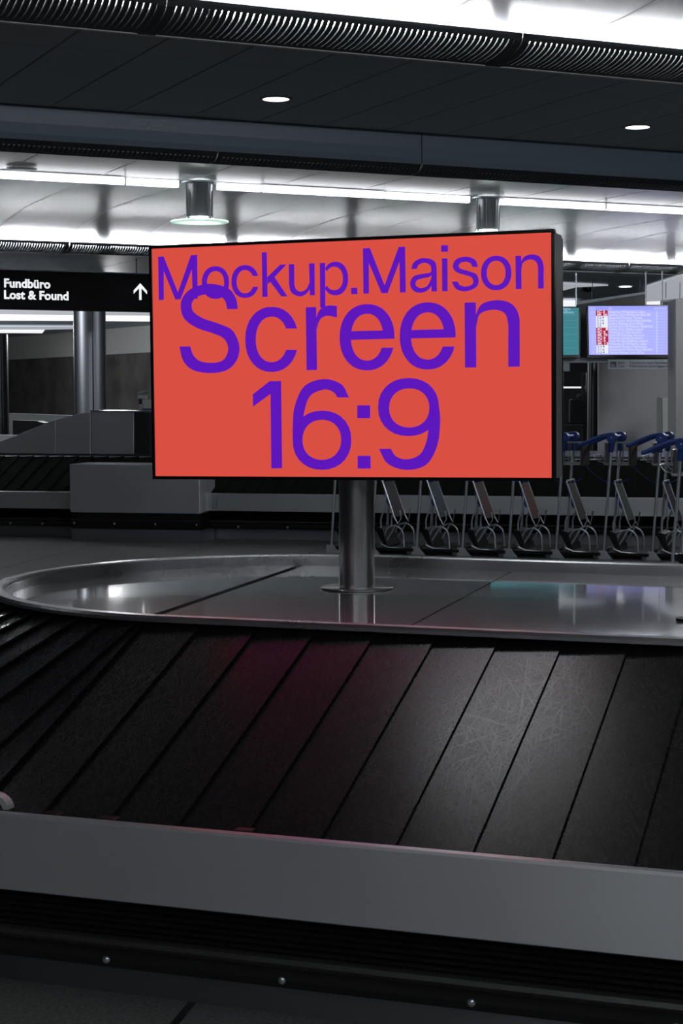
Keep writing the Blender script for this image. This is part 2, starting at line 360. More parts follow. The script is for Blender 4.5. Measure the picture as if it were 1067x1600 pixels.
# side sheet of the far ceiling: dark flat field beyond the second bay
def far_panel(pts, z, material, name='ceiling', th=.03):
    a = [Vector((p[0], p[1], z)) for p in pts]; return struct(MB().prism(a, Z * th).build(name, material))
def pz(px, py, z):                          # point at height z in direction (px, py)
    d = CR * ((px - 533.5) / F_PX) - CU * ((py - 800) / F_PX) + CF; k = (z - EYE) / d.z; return Vector((0, 0, EYE)) + d * k
far_panel([uv(-10, 21.9), uv(44, 21.9), uv(44, 75), uv(-10, 75)], 3.225, 'dark_tile')

# curved louvre grilles: every module a thing, its bars one part
def grille(u0, u1, v0, label, group, pitch=.0315):
    t = thing('ceiling_grille', label, 'grille', uv((u0 + u1) / 2, v0, H0 + .02), group)
    prof = []
    for i in range(9):
        a = i / 8 * PI / 2; prof.append((v0 - .31 * math.sin(a), H0 + .004 + .092 * (1 - math.cos(a))))
    m = MB(); n = max(1, round((u1 - u0 - .06) / pitch)); p = (u1 - u0 - .06) / n
    bar = lambda i, j: prof[i]
    for k in range(n + 1):
        u = u0 + .03 + k * p; hw = p * .385
        for i in range(1, 7):
            a, b = prof[i], prof[i + 1]
            m.add([uv(u - hw, a[0], a[1]), uv(u + hw, a[0], a[1]), uv(u + hw, a[0], a[1] + .012), uv(u - hw, a[0], a[1] + .012),
                   uv(u - hw, b[0], b[1]), uv(u + hw, b[0], b[1]), uv(u + hw, b[0], b[1] + .012), uv(u - hw, b[0], b[1] + .012)],
                  [(0, 1, 5, 4), (1, 2, 6, 5), (2, 3, 7, 6), (3, 0, 4, 7)])
    m.build('louvre_bars', 'grille', t)
    f = MB()
    for i in (0, 7):
        a, b = prof[i], prof[i + 1]
        f.prism([uv(u0, a[0], a[1]), uv(u0, b[0], b[1]), uv(u0, b[0], b[1] + .016), uv(u0, a[0], a[1] + .016)], U * (u1 - u0 - .006))
    for uu in (u0, u1 - .046):
        for i in range(8):
            a, b = prof[i], prof[i + 1]
            f.prism([uv(uu, a[0], a[1] - .004), uv(uu, b[0], b[1] - .004), uv(uu, b[0], b[1] + .016), uv(uu, a[0], a[1] + .016)], U * .04)
    f.build('frame', 'grille', t)
    return t
GL = ['dark curved louvre grille at the upper left corner of the picture', 'dark curved louvre grille above the lit downlight, between two joints', 'dark curved louvre grille at the upper right edge below the white vault']
js = [.76, 2.622, 4.484, 6.346, 8.208]
GL.append('dark curved louvre grille just outside the right edge of the picture, above the second downlight')
for i in range(4): grille(js[i], js[i + 1], 7.8, GL[i], 'louvre grilles above the dark ceiling')
js = [3.66, 5.59, 7.52, 9.45, 11.38, 13.31, 15.24]
FL = {0: 'far dark louvre grille above the black sign, left of the joint', 1: 'far dark louvre grille above the black sign, ending behind the large screen',
      4: 'far dark louvre grille right of the large screen, left of its joint', 5: 'far dark louvre grille right of the joint above the blue departure monitor'}
FL[2] = 'far dark louvre grille hidden behind the left half of the large screen'; FL[3] = 'far dark louvre grille hidden behind the right half of the large screen'
for i in range(6): grille(js[i], js[i + 1], 19.75, FL[i], 'louvre grilles above the far ceiling', .030)
# dark grille under the fascia
def under(u0, u1, label):
    t = thing('vent_strip', label, 'vent', uv((u0 + u1) / 2, 9.95, H0 - .2), 'dark vent strips under the grey fascia')
    m = MB()
    pr = [(9.94, H0 - .195), (9.96, H0 - .225), (10.0, H0 - .243), (10.08, H0 - .25)]
    for a, b in zip(pr, pr[1:]): m.prism([uv(u0, a[0], a[1]), uv(u0, b[0], b[1]), uv(u0, b[0], b[1] + .01), uv(u0, a[0], a[1] + .01)], U * (u1 - u0 - .008))
    m.build('housing', 'grille', t)
    f = MB(); k = u0 + .03
    while k < u1 - .04:
        f.prism([uv(k, 9.955, H0 - .228), uv(k, 10.02, H0 - .250), uv(k, 10.02, H0 - .245), uv(k, 9.955, H0 - .222)], U * .012); k += .03
    f.build('fins', 'dark_steel', t)
UL = ['dark vent strip under the fascia, left end up to the joint', 'dark vent strip under the fascia, between the joint and the thin hanging wire', 'dark vent strip under the fascia, right of the thin hanging wire']
for (a, b), l in zip(((1.6, 3.80), (3.80, 5.20), (5.20, 11.0)), UL): under(a, b, l)
# hanging wire with a small end weight below the fascia
wt = thing('hanging_wire', 'thin dark wire with a small bright end hanging on the grey fascia', 'wire', uv(5.17, 9.88, 3.2))
MB().cyl(uv(5.17, 9.888, 3.195), uv(5.17, 9.888, 3.0), .0022, seg=6).build('wire', 'black', wt)
MB().ball(uv(5.17, 9.885, 2.992), .006, .006, .009).build('end_weight', 'chrome', wt)

# ------------------------------------------------------------------ fluorescent tubes in the coves
def tube_row(v, z, u0, n, pitch, gap, group, labels, mt='tube', pick=None):
    base = None
    for k in range(n):
        a = u0 + k * pitch
        t = thing('fluorescent_tube', labels if isinstance(labels, str) else labels[k % len(labels)], 'lamp', uv(a + pitch / 2, v, z), group)
        MB().cyl(uv(a + gap, v, z), uv(a + pitch - gap, v, z), .013, seg=10).build('glass_tube', pick(a) if pick else mt, t)
        MB().cyl(uv(a + gap - .03, v, z), uv(a + gap, v, z), .014, seg=10).build('end_cap', 'alu', t)
        MB().cyl(uv(a + pitch - gap, v, z), uv(a + pitch - gap + .03, v, z), .014, seg=10).build('end_cap', 'alu', t)
tube_row(7.64, 3.298, -2.0, 7, 1.61, .06, 'tubes behind the near louvre grilles', 'white fluorescent tube hidden behind the near louvre grille', pick=lambda a: 'tube_dim' if a < 2.7 else 'tube_near')
tube_row(19.59, 3.298, 2.82, 8, 1.61, .085, 'tubes behind the far louvre grilles', 'white fluorescent tube hidden behind the far louvre grille')
tube_row(10.14, 3.12, .2, 8, 1.61, .06, 'tubes behind the grey fascia', 'white fluorescent tube hidden behind the grey fascia', 'tube_low')

tube_row(-1.72, 3.262, -5.0, 9, 1.61, .06, 'tubes behind the louvre above the viewer', 'white fluorescent tube in the cove behind the viewer')
for k in range(9):  # strips added out of view to light the front of the belt
    t = thing('glow_strip', 'added unseen glowing strip in the crown of the nearest vault, above the viewer', 'lamp', uv(-4.7 + k * 1.5, 2.75, 3.52), 'added glowing strips above the viewer')
    MB().box(uv(-5.4 + k * 1.5 + .07, 2.75, 3.432), U * 1.36, V * .05, Z * .078).build('lens', 'strip', t)
    MB().box(uv(-5.4 + k * 1.5, 2.76, 3.455), U * 1.49, V * .06, Z * .06).build('housing', 'cove', t)
# tube reflection in the crown of vault 2, made as glowing strips
gaps = [3.55, 4.88, 5.578, 6.22, 7.51, 8.639, 8.78, 10.06, 11.33, 12.6]
edges = sorted(set([2.2] + gaps + [13.5]))
t = None; SV = 15.12
for a, b in zip(edges, edges[1:]):
    if b - a < .3: continue
    a += .004; b -= .004
    ga = .19 if round(a - .004, 3) in (5.578, 8.639) else .012; gb = .19 if round(b + .004, 3) in (5.578, 8.639) else .012
    t = thing('glow_strip', 'white glowing strip imitating the tube reflection in the vault crown', 'lamp', uv((a + b) / 2, SV, 3.52), 'glowing reflection strips along the vault crown')
    MB().box(uv(a + ga, SV, 3.445), U * (b - a - ga - gb), V * .05, Z * .062).build('lens', 'strip', t)
    MB().box(uv(a, SV + .01, 3.455), U * (b - a), V * .06, Z * .06).build('housing', 'cove', t) if min(abs(a + .0 - x) for x in (5.578, 8.639)) > .1 and min(abs(b - x) for x in (5.578, 8.639)) > .1 else None

# light panel added out of view, for the bright patch on the slats
t = thing('fill_panel', 'added unseen light panel set in the nearest vault, just above the picture', 'lamp', uv(3.1, 6.12, 3.46))
MB().box(uv(2.72, 5.98, 3.452), U * .78, V * .26, Z * .006).build('diffuser', 'panel_glow', t)
MB().box(uv(2.70, 5.96, 3.458), U * .82, V * .30, Z * .05).build('housing', 'cove', t)
# downlights in the dark ceiling
def downlight(p, r, label, power, group='downlights in the dark ceiling'):
    t = thing('downlight', label, 'lamp', p, group)
    MB().lathe(p, [(r * 1.22, 0), (r * 1.24, -.004), (r * 1.0, -.006), (r, -.001)]).build('trim_ring', 'dark_tile', t, smooth=True)
    MB().lathe(p, [(0.0001, -.003), (r * .5, -.004), (r * .98, -.003)]).build('lens', 'down', t)
    if power:
        ld = bpy.data.lights.new('downlight_bulb', 'SPOT'); ld.energy = power; ld.spot_size = 1.9; ld.spot_blend = .8; ld.shadow_soft_size = r * .8; ld.color = (1, .96, .9)
        lo = bpy.data.objects.new('bulb', ld); col.objects.link(lo); lo.location = (0, 0, -.03); lo.parent = t
    return t
downlight(uv(3.833, 9.117, 3.2), .076, 'round lit downlight in the dark ceiling above the large screen', DOWNLIGHT_W)
downlight(uv(6.294, 9.121, 3.2), .076, 'round lit downlight in the dark ceiling near the right edge', DOWNLIGHT_W)
d3 = pz(977, 448, 3.22); downlight(d3, .10, 'small distant downlight in the ceiling above the departure monitor', 8)
# round unlit lamp fitting in the vault at left
p = uv(3.86, 14.9, 3.51)
t = thing('unlit_fitting', 'flat round grey fitting beside the bright strip at left', 'ceiling fitting', p)
MB().lathe(p, [(.0001, -.012), (.10, -.012), (.115, -.006), (.12, .0)]).build('disc', 'dark_tile', t, smooth=True)
MB().lathe(p, [(.118, -.004), (.128, -.010), (.135, .0)]).build('rim', 'rib', t, smooth=True)

# pendant drum lamps with glass discs
def drum_lamp(p, label):
    t = thing('pendant_lamp', label, 'lamp', p + Z * .36, 'drum lamps under the vaulted ceiling')
    MB().lathe(p, [(.165, .365), (.165, .352), (.09, .348)]).build('ceiling_plate', 'alu', t, smooth=True)
    MB().lathe(p, [(.092, .355), (.092, .045), (.088, .045), (.088, .35)]).build('drum', 'lamp_drum', t, smooth=True)
    MB().lathe(p, [(.0001, .052), (.086, .052)]).build('diffuser', 'lamp', t)
    MB().lathe(p, [(.118, .35), (.118, .05), (.116, .05), (.116, .35)]).build('glass_sleeve', 'clear', t, smooth=True)
    for k in range(6):
        a = k * PI / 3 + .3; q = p + Vector((math.cos(a) * .122, math.sin(a) * .122, 0))
        MB().cyl(q + Z * .35, q + Z * .005, .004, seg=6).build('rod', 'chrome', t)
    d = MB().lathe(p, [(.268, .008), (.27, .0), (.262, -.006), (.25, -.008), (.12, -.008), (.0001, -.008)]).build('glass_disc', 'glass', t, smooth=True)
    ld = bpy.data.lights.new('lamp_bulb', 'POINT'); ld.energy = 9; ld.shadow_soft_size = .06; ld.color = (.95, 1, .96)
    lo = bpy.data.objects.new('bulb', ld); col.objects.link(lo); lo.parent = t; lo.location = (0, 0, -.335)
M['lamp_drum'] = mat('lamp_drum', (.72, .74, .78), .4, .45)
drum_lamp(uv(5.578, 15.1, 3.135), 'drum lamp with a green glass disc above the left end of the large screen')
drum_lamp(uv(8.639, 15.1, 3.135), 'drum lamp half hidden behind the top edge of the large screen')

# walls round the hall, beyond the picture
struct(MB().box((-38, -11, 0), Vector((76, 0, 0)), Vector((0, -.3, 0)), Z * 3.6).build('wall_front', 'hall_wall'))
struct(MB().box((-38, -11, 0), Vector((-.3, 0, 0)), Vector((0, 75, 0)), Z * 3.6).build('wall_left', 'hall_wall'))
struct(MB().box((38, -11, 0), Vector((.3, 0, 0)), Vector((0, 75, 0)), Z * 3.6).build('wall_right', 'hall_wall'))
# outlines of the lettering on the large screen, in sixteenths of its width
POLYS=[[(0.271,8.677),(0.512,8.684),(0.487,6.981),(0.271,6.972)],[(0.271,8.677),(0.512,8.684),(1.207,6.984),(0.984,6.975)],[(1.675,8.688),(1.946,8.693),(1.207,6.984),(0.984,6.975)],[(1.7,8.687),(1.946,8.693),(1.939,6.98),(1.726,6.978)],[(4.652,8.694),(4.859,8.686),(4.871,6.974),(4.655,6.972)],[(4.867,7.73),(5.406,8.194),(5.667,8.192),(4.878,7.448)],[(4.976,7.564),(5.153,7.744),(5.688,6.973),(5.435,6.973)],[(6.587,8.198),(6.814,8.198),(6.811,6.979),(6.608,6.977)],[(7.024,8.198),(7.242,8.198),(7.233,6.49),(7.023,6.488)],[(8.273,7.215),(8.523,7.215),(8.528,6.974),(8.278,6.974)],[(8.758,8.689),(8.995,8.688),(8.988,6.981),(8.766,6.98)],[(8.758,8.689),(9.041,8.693),(9.727,6.974),(9.491,6.974)],[(10.18,8.695),(10.429,8.693),(9.727,6.974),(9.491,6.974)],[(10.203,8.694),(10.429,8.693),(10.446,6.983),(10.212,6.982)],[(11.446,7.845),(11.655,7.874),(11.66,6.984),(11.451,6.983)],[(11.835,8.691),(12.094,8.688),(12.099,8.445),(11.832,8.448)],[(11.859,8.203),(12.074,8.203),(12.076,6.979),(11.86,6.979)],[(14.663,8.197),(14.88,8.197),(14.891,6.976),(14.674,6.976)],[(6.437,6.525),(6.859,6.529),(6.871,4.12),(6.44,4.112)],[(8.209,5.571),(9.572,5.571),(9.979,5.25),(8.204,5.242)],[(10.595,5.563),(11.964,5.563),(12.368,5.246),(10.591,5.245)],[(12.722,6.533),(13.156,6.535),(13.161,4.116),(12.726,4.115)],[(4.207,3.209),(4.912,3.709),(4.944,3.216),(4.207,2.73)],[(4.912,3.709),(5.389,3.711),(5.391,0.328),(4.937,0.318),(4.944,3.216)],[(8.48,2.743),(8.995,2.739),(8.996,2.249),(8.474,2.252)],[(8.477,0.812),(8.993,0.813),(8.994,0.329),(8.471,0.319)]]
STRIPS=[[(3.276,7.571,3.066,7.577),(3.265,7.728,3.059,7.688),(3.228,7.865,3.036,7.785),(3.166,7.984,2.997,7.869),(3.081,8.082,2.944,7.938),(2.976,8.157,2.878,7.991),(2.854,8.205,2.802,8.024),(2.712,8.225,2.713,8.037),(2.569,8.215,2.623,8.03),(2.446,8.175,2.546,8.001),(2.338,8.107,2.478,7.953),(2.248,8.013,2.422,7.887),(2.181,7.898,2.38,7.805),(2.139,7.763,2.353,7.71),(2.122,7.606,2.343,7.599),(2.133,7.448,2.349,7.488),(2.171,7.311,2.372,7.391),(2.233,7.191,2.412,7.307),(2.319,7.092,2.465,7.237),(2.425,7.018,2.531,7.185),(2.547,6.97,2.608,7.152),(2.689,6.952,2.697,7.139),(2.832,6.962,2.786,7.147),(2.956,7.003,2.864,7.176),(3.063,7.072,2.931,7.224),(3.151,7.165,2.987,7.29),(3.218,7.28,3.029,7.372),(3.26,7.414,3.055,7.467),(3.276,7.571,3.066,7.577)],
[(4.492,7.787,4.264,7.794),(4.45,7.905,4.231,7.865),(4.39,8.008,4.187,7.926),(4.311,8.094,4.134,7.974),(4.217,8.16,4.073,8.009),(4.109,8.205,4.005,8.029),(3.987,8.226,3.926,8.034),(3.853,8.224,3.855,8.024),(3.738,8.197,3.79,7.999),(3.636,8.146,3.733,7.958),(3.547,8.074,3.684,7.905),(3.474,7.982,3.644,7.839),(3.42,7.873,3.615,7.764),(3.386,7.748,3.597,7.678),(3.374,7.604,3.591,7.579),(3.383,7.461,3.597,7.485),(3.414,7.336,3.616,7.401),(3.465,7.224,3.645,7.327),(3.535,7.129,3.686,7.262),(3.623,7.052,3.736,7.209),(3.724,6.997,3.794,7.169),(3.839,6.964,3.86,7.144),(3.973,6.955,3.934,7.134),(4.095,6.97,4.011,7.139),(4.203,7.009,4.078,7.159),(4.299,7.071,4.138,7.195),(4.38,7.154,4.19,7.244),(4.443,7.254,4.233,7.305),(4.487,7.371,4.265,7.377)],
[(5.762,8.197,5.983,8.197),(5.762,8.13,5.983,8.129),(5.763,8.064,5.983,8.061),(5.763,7.998,5.983,7.993),(5.763,7.932,5.984,7.925),(5.763,7.865,5.984,7.857),(5.764,7.798,5.984,7.791),(5.763,7.73,5.984,7.724),(5.76,7.659,5.982,7.655),(5.758,7.589,5.981,7.586),(5.757,7.52,5.98,7.521),(5.759,7.454,5.982,7.46),(5.765,7.392,5.986,7.408),(5.775,7.334,5.993,7.363),(5.785,7.279,6.002,7.325),(5.799,7.226,6.013,7.292),(5.817,7.178,6.026,7.263),(5.841,7.133,6.042,7.237),(5.871,7.094,6.062,7.214),(5.911,7.058,6.086,7.192),(5.96,7.027,6.115,7.172),(6.014,7,6.146,7.155),(6.07,6.978,6.18,7.143),(6.126,6.962,6.215,7.136),(6.176,6.952,6.25,7.134),(6.223,6.951,6.287,7.14),(6.269,6.957,6.327,7.151),(6.314,6.968,6.369,7.167),(6.358,6.985,6.409,7.187),(6.398,7.004,6.447,7.211),(6.436,7.026,6.479,7.238),(6.47,7.051,6.504,7.27),(6.501,7.082,6.525,7.308),(6.529,7.115,6.543,7.35),(6.556,7.151,6.558,7.393),(6.583,7.186,6.574,7.436),(6.612,7.22,6.592,7.478)],
[(7.222,7.219,7.298,7.336),(7.277,7.133,7.337,7.276),(7.345,7.061,7.384,7.226),(7.423,7.006,7.439,7.188),(7.511,6.969,7.5,7.162),(7.609,6.95,7.568,7.149),(7.717,6.951,7.643,7.149),(7.811,6.971,7.709,7.163),(7.896,7.01,7.768,7.19),(7.972,7.067,7.821,7.23),(8.037,7.141,7.867,7.282),(8.089,7.229,7.903,7.343),(8.128,7.331,7.931,7.414),(8.153,7.443,7.948,7.492),(8.162,7.572,7.954,7.582),(8.157,7.702,7.95,7.673),(8.135,7.816,7.935,7.752),(8.099,7.919,7.91,7.825),(8.049,8.011,7.875,7.888),(7.986,8.088,7.831,7.942),(7.912,8.15,7.78,7.985),(7.828,8.194,7.721,8.016),(7.735,8.22,7.656,8.035),(7.627,8.228,7.58,8.04),(7.529,8.216,7.512,8.031),(7.44,8.184,7.45,8.009),(7.36,8.134,7.395,7.974),(7.291,8.066,7.346,7.927),(7.233,7.984,7.306,7.869)],
[(10.659,7.849,10.885,7.849),(10.674,7.889,10.892,7.87),(10.686,7.931,10.898,7.891),(10.699,7.973,10.904,7.912),(10.713,8.013,10.911,7.933),(10.73,8.05,10.92,7.952),(10.752,8.083,10.931,7.97),(10.781,8.112,10.946,7.984),(10.814,8.138,10.963,7.998),(10.85,8.161,10.982,8.01),(10.889,8.181,11.002,8.02),(10.927,8.198,11.023,8.029),(10.964,8.213,11.044,8.038),(10.999,8.224,11.066,8.045),(11.034,8.233,11.089,8.052),(11.069,8.239,11.112,8.057),(11.105,8.242,11.137,8.061),(11.142,8.243,11.161,8.062),(11.181,8.241,11.187,8.062),(11.224,8.237,11.214,8.058),(11.271,8.231,11.243,8.053),(11.318,8.223,11.273,8.046),(11.366,8.211,11.301,8.036),(11.41,8.198,11.328,8.025),(11.45,8.182,11.351,8.013),(11.485,8.163,11.37,7.999),(11.518,8.143,11.386,7.983),(11.549,8.12,11.4,7.966),(11.576,8.094,11.412,7.947),(11.6,8.065,11.422,7.926),(11.619,8.032,11.431,7.903),(11.633,7.995,11.438,7.877),(11.641,7.952,11.443,7.848),(11.645,7.907,11.445,7.817),(11.647,7.859,11.447,7.785),(11.649,7.812,11.449,7.753),(11.653,7.766,11.452,7.723)],
[(11.452,7.751,11.45,7.593),(11.441,7.739,11.438,7.583),(11.433,7.727,11.429,7.572),(11.424,7.714,11.419,7.561),(11.413,7.703,11.407,7.551),(11.396,7.692,11.39,7.541),(11.369,7.682,11.368,7.531),(11.332,7.675,11.337,7.523),(11.286,7.67,11.299,7.516),(11.234,7.666,11.257,7.51),(11.179,7.662,11.213,7.503),(11.123,7.656,11.169,7.496),(11.07,7.649,11.128,7.489),(11.016,7.64,11.088,7.481),(10.959,7.633,11.046,7.473),(10.902,7.624,11.005,7.465),(10.847,7.613,10.966,7.456),(10.796,7.596,10.931,7.445),(10.754,7.572,10.902,7.431),(10.718,7.54,10.879,7.413),(10.685,7.501,10.861,7.393),(10.658,7.457,10.847,7.371),(10.637,7.41,10.836,7.348),(10.622,7.363,10.829,7.325),(10.616,7.317,10.826,7.304),(10.617,7.271,10.826,7.283),(10.627,7.222,10.829,7.262),(10.644,7.172,10.836,7.241),(10.667,7.125,10.846,7.221),(10.694,7.082,10.86,7.203),(10.725,7.047,10.877,7.187),(10.761,7.019,10.898,7.172),(10.805,6.996,10.923,7.157),(10.852,6.979,10.951,7.143),(10.903,6.965,10.982,7.132),(10.953,6.957,11.015,7.126),(11.002,6.953,11.049,7.124),(11.05,6.954,11.086,7.127),(11.101,6.96,11.127,7.132),(11.151,6.971,11.17,7.142),(11.2,6.986,11.212,7.157),(11.246,7.004,11.253,7.177),(11.287,7.024,11.289,7.203),(11.322,7.047,11.32,7.239),(11.351,7.074,11.348,7.282),(11.378,7.105,11.374,7.332),(11.402,7.136,11.399,7.384),(11.427,7.168,11.423,7.436),(11.453,7.198,11.449,7.486)],
[(13.242,7.85,13.029,7.842),(13.231,7.887,13.023,7.861),(13.222,7.925,13.017,7.88),(13.212,7.963,13.011,7.899),(13.202,8,13.004,7.918),(13.188,8.035,12.996,7.935),(13.171,8.065,12.986,7.951),(13.149,8.092,12.975,7.965),(13.125,8.115,12.962,7.977),(13.098,8.135,12.949,7.989),(13.068,8.154,12.934,7.999),(13.037,8.17,12.917,8.009),(13.003,8.185,12.899,8.018),(12.968,8.199,12.879,8.026),(12.931,8.211,12.858,8.034),(12.891,8.222,12.835,8.041),(12.85,8.23,12.811,8.046),(12.807,8.235,12.785,8.05),(12.761,8.236,12.759,8.051),(12.712,8.234,12.731,8.049),(12.657,8.229,12.699,8.046),(12.601,8.22,12.667,8.04),(12.546,8.209,12.635,8.033),(12.495,8.194,12.606,8.024),(12.451,8.176,12.582,8.014),(12.414,8.153,12.563,8.002),(12.381,8.125,12.546,7.988),(12.352,8.094,12.533,7.972),(12.328,8.061,12.522,7.956),(12.309,8.028,12.513,7.939),(12.294,7.995,12.508,7.924),(12.285,7.962,12.505,7.909),(12.28,7.928,12.504,7.894),(12.28,7.893,12.507,7.879),(12.285,7.859,12.512,7.865),(12.294,7.826,12.519,7.851),(12.307,7.795,12.529,7.838),(12.324,7.767,12.54,7.825),(12.346,7.74,12.554,7.814),(12.373,7.714,12.569,7.803),(12.403,7.69,12.588,7.792),(12.438,7.668,12.611,7.781),(12.475,7.647,12.639,7.77),(12.519,7.628,12.672,7.759),(12.569,7.611,12.71,7.748),(12.623,7.595,12.752,7.738),(12.677,7.581,12.797,7.726),(12.729,7.566,12.843,7.713),(12.776,7.551,12.888,7.697),(12.819,7.537,12.937,7.68),(12.861,7.523,12.99,7.662),(12.901,7.509,13.045,7.643),(12.937,7.495,13.097,7.621),(12.969,7.478,13.143,7.596),(12.996,7.459,13.181,7.567),(13.017,7.436,13.209,7.533),(13.034,7.41,13.231,7.494),(13.047,7.382,13.248,7.451),(13.056,7.353,13.259,7.407),(13.06,7.326,13.265,7.364),(13.061,7.3,13.266,7.322),(13.057,7.276,13.264,7.282),(13.049,7.253,13.258,7.241),(13.038,7.23,13.247,7.2),(13.022,7.209,13.23,7.16),(13.002,7.19,13.204,7.124),(12.978,7.175,13.168,7.091),(12.948,7.161,13.119,7.059),(12.912,7.15,13.057,7.029),(12.871,7.142,12.986,7.001),(12.829,7.135,12.912,6.978),(12.788,7.132,12.838,6.961),(12.75,7.131,12.77,6.952),(12.714,7.134,12.705,6.953),(12.678,7.14,12.638,6.96),(12.642,7.148,12.572,6.975),(12.609,7.159,12.509,6.995),(12.578,7.172,12.452,7.02),(12.551,7.187,12.402,7.049),(12.53,7.206,12.363,7.084),(12.512,7.227,12.332,7.128),(12.498,7.251,12.306,7.176),(12.485,7.277,12.283,7.226),(12.471,7.302,12.261,7.277),(12.457,7.326,12.235,7.325)],
[(14.513,7.574,14.289,7.585),(14.501,7.732,14.282,7.696),(14.463,7.868,14.258,7.792),(14.399,7.988,14.219,7.877),(14.313,8.087,14.166,7.946),(14.208,8.162,14.101,7.999),(14.085,8.21,14.025,8.032),(13.943,8.23,13.937,8.046),(13.8,8.22,13.849,8.039),(13.676,8.18,13.773,8.01),(13.568,8.112,13.707,7.962),(13.48,8.019,13.652,7.896),(13.413,7.903,13.611,7.814),(13.372,7.769,13.586,7.719),(13.357,7.611,13.576,7.608),(13.369,7.453,13.583,7.496),(13.408,7.315,13.607,7.399),(13.472,7.195,13.646,7.315),(13.558,7.096,13.7,7.245),(13.665,7.021,13.765,7.193),(13.788,6.974,13.841,7.159),(13.931,6.955,13.929,7.146),(14.074,6.965,14.017,7.154),(14.197,7.006,14.093,7.183),(14.304,7.074,14.159,7.231),(14.392,7.168,14.213,7.298),(14.457,7.283,14.254,7.379),(14.498,7.417,14.28,7.474),(14.513,7.574,14.289,7.585)],
[(14.87,7.965,14.882,7.661),(14.89,7.998,14.892,7.71),(14.908,8.033,14.9,7.761),(14.926,8.068,14.908,7.812),(14.946,8.102,14.918,7.86),(14.971,8.132,14.933,7.904),(15.002,8.157,14.957,7.941),(15.041,8.179,14.99,7.97),(15.086,8.197,15.031,7.995),(15.136,8.213,15.078,8.015),(15.188,8.224,15.126,8.03),(15.24,8.231,15.174,8.04),(15.29,8.232,15.216,8.044),(15.339,8.227,15.256,8.043),(15.39,8.219,15.296,8.035),(15.442,8.206,15.335,8.022),(15.491,8.187,15.371,8.004),(15.536,8.162,15.403,7.983),(15.575,8.13,15.431,7.96),(15.609,8.091,15.452,7.933),(15.638,8.043,15.469,7.903),(15.663,7.99,15.483,7.869),(15.684,7.932,15.493,7.832),(15.702,7.871,15.501,7.791),(15.716,7.809,15.508,7.746),(15.724,7.745,15.512,7.696),(15.727,7.676,15.513,7.642),(15.726,7.605,15.513,7.583),(15.723,7.532,15.511,7.522),(15.72,7.459,15.509,7.459),(15.719,7.388,15.508,7.395),(15.72,7.318,15.509,7.328),(15.721,7.249,15.509,7.259),(15.723,7.18,15.51,7.188),(15.724,7.111,15.511,7.116),(15.725,7.042,15.511,7.044),(15.727,6.973,15.512,6.972)],
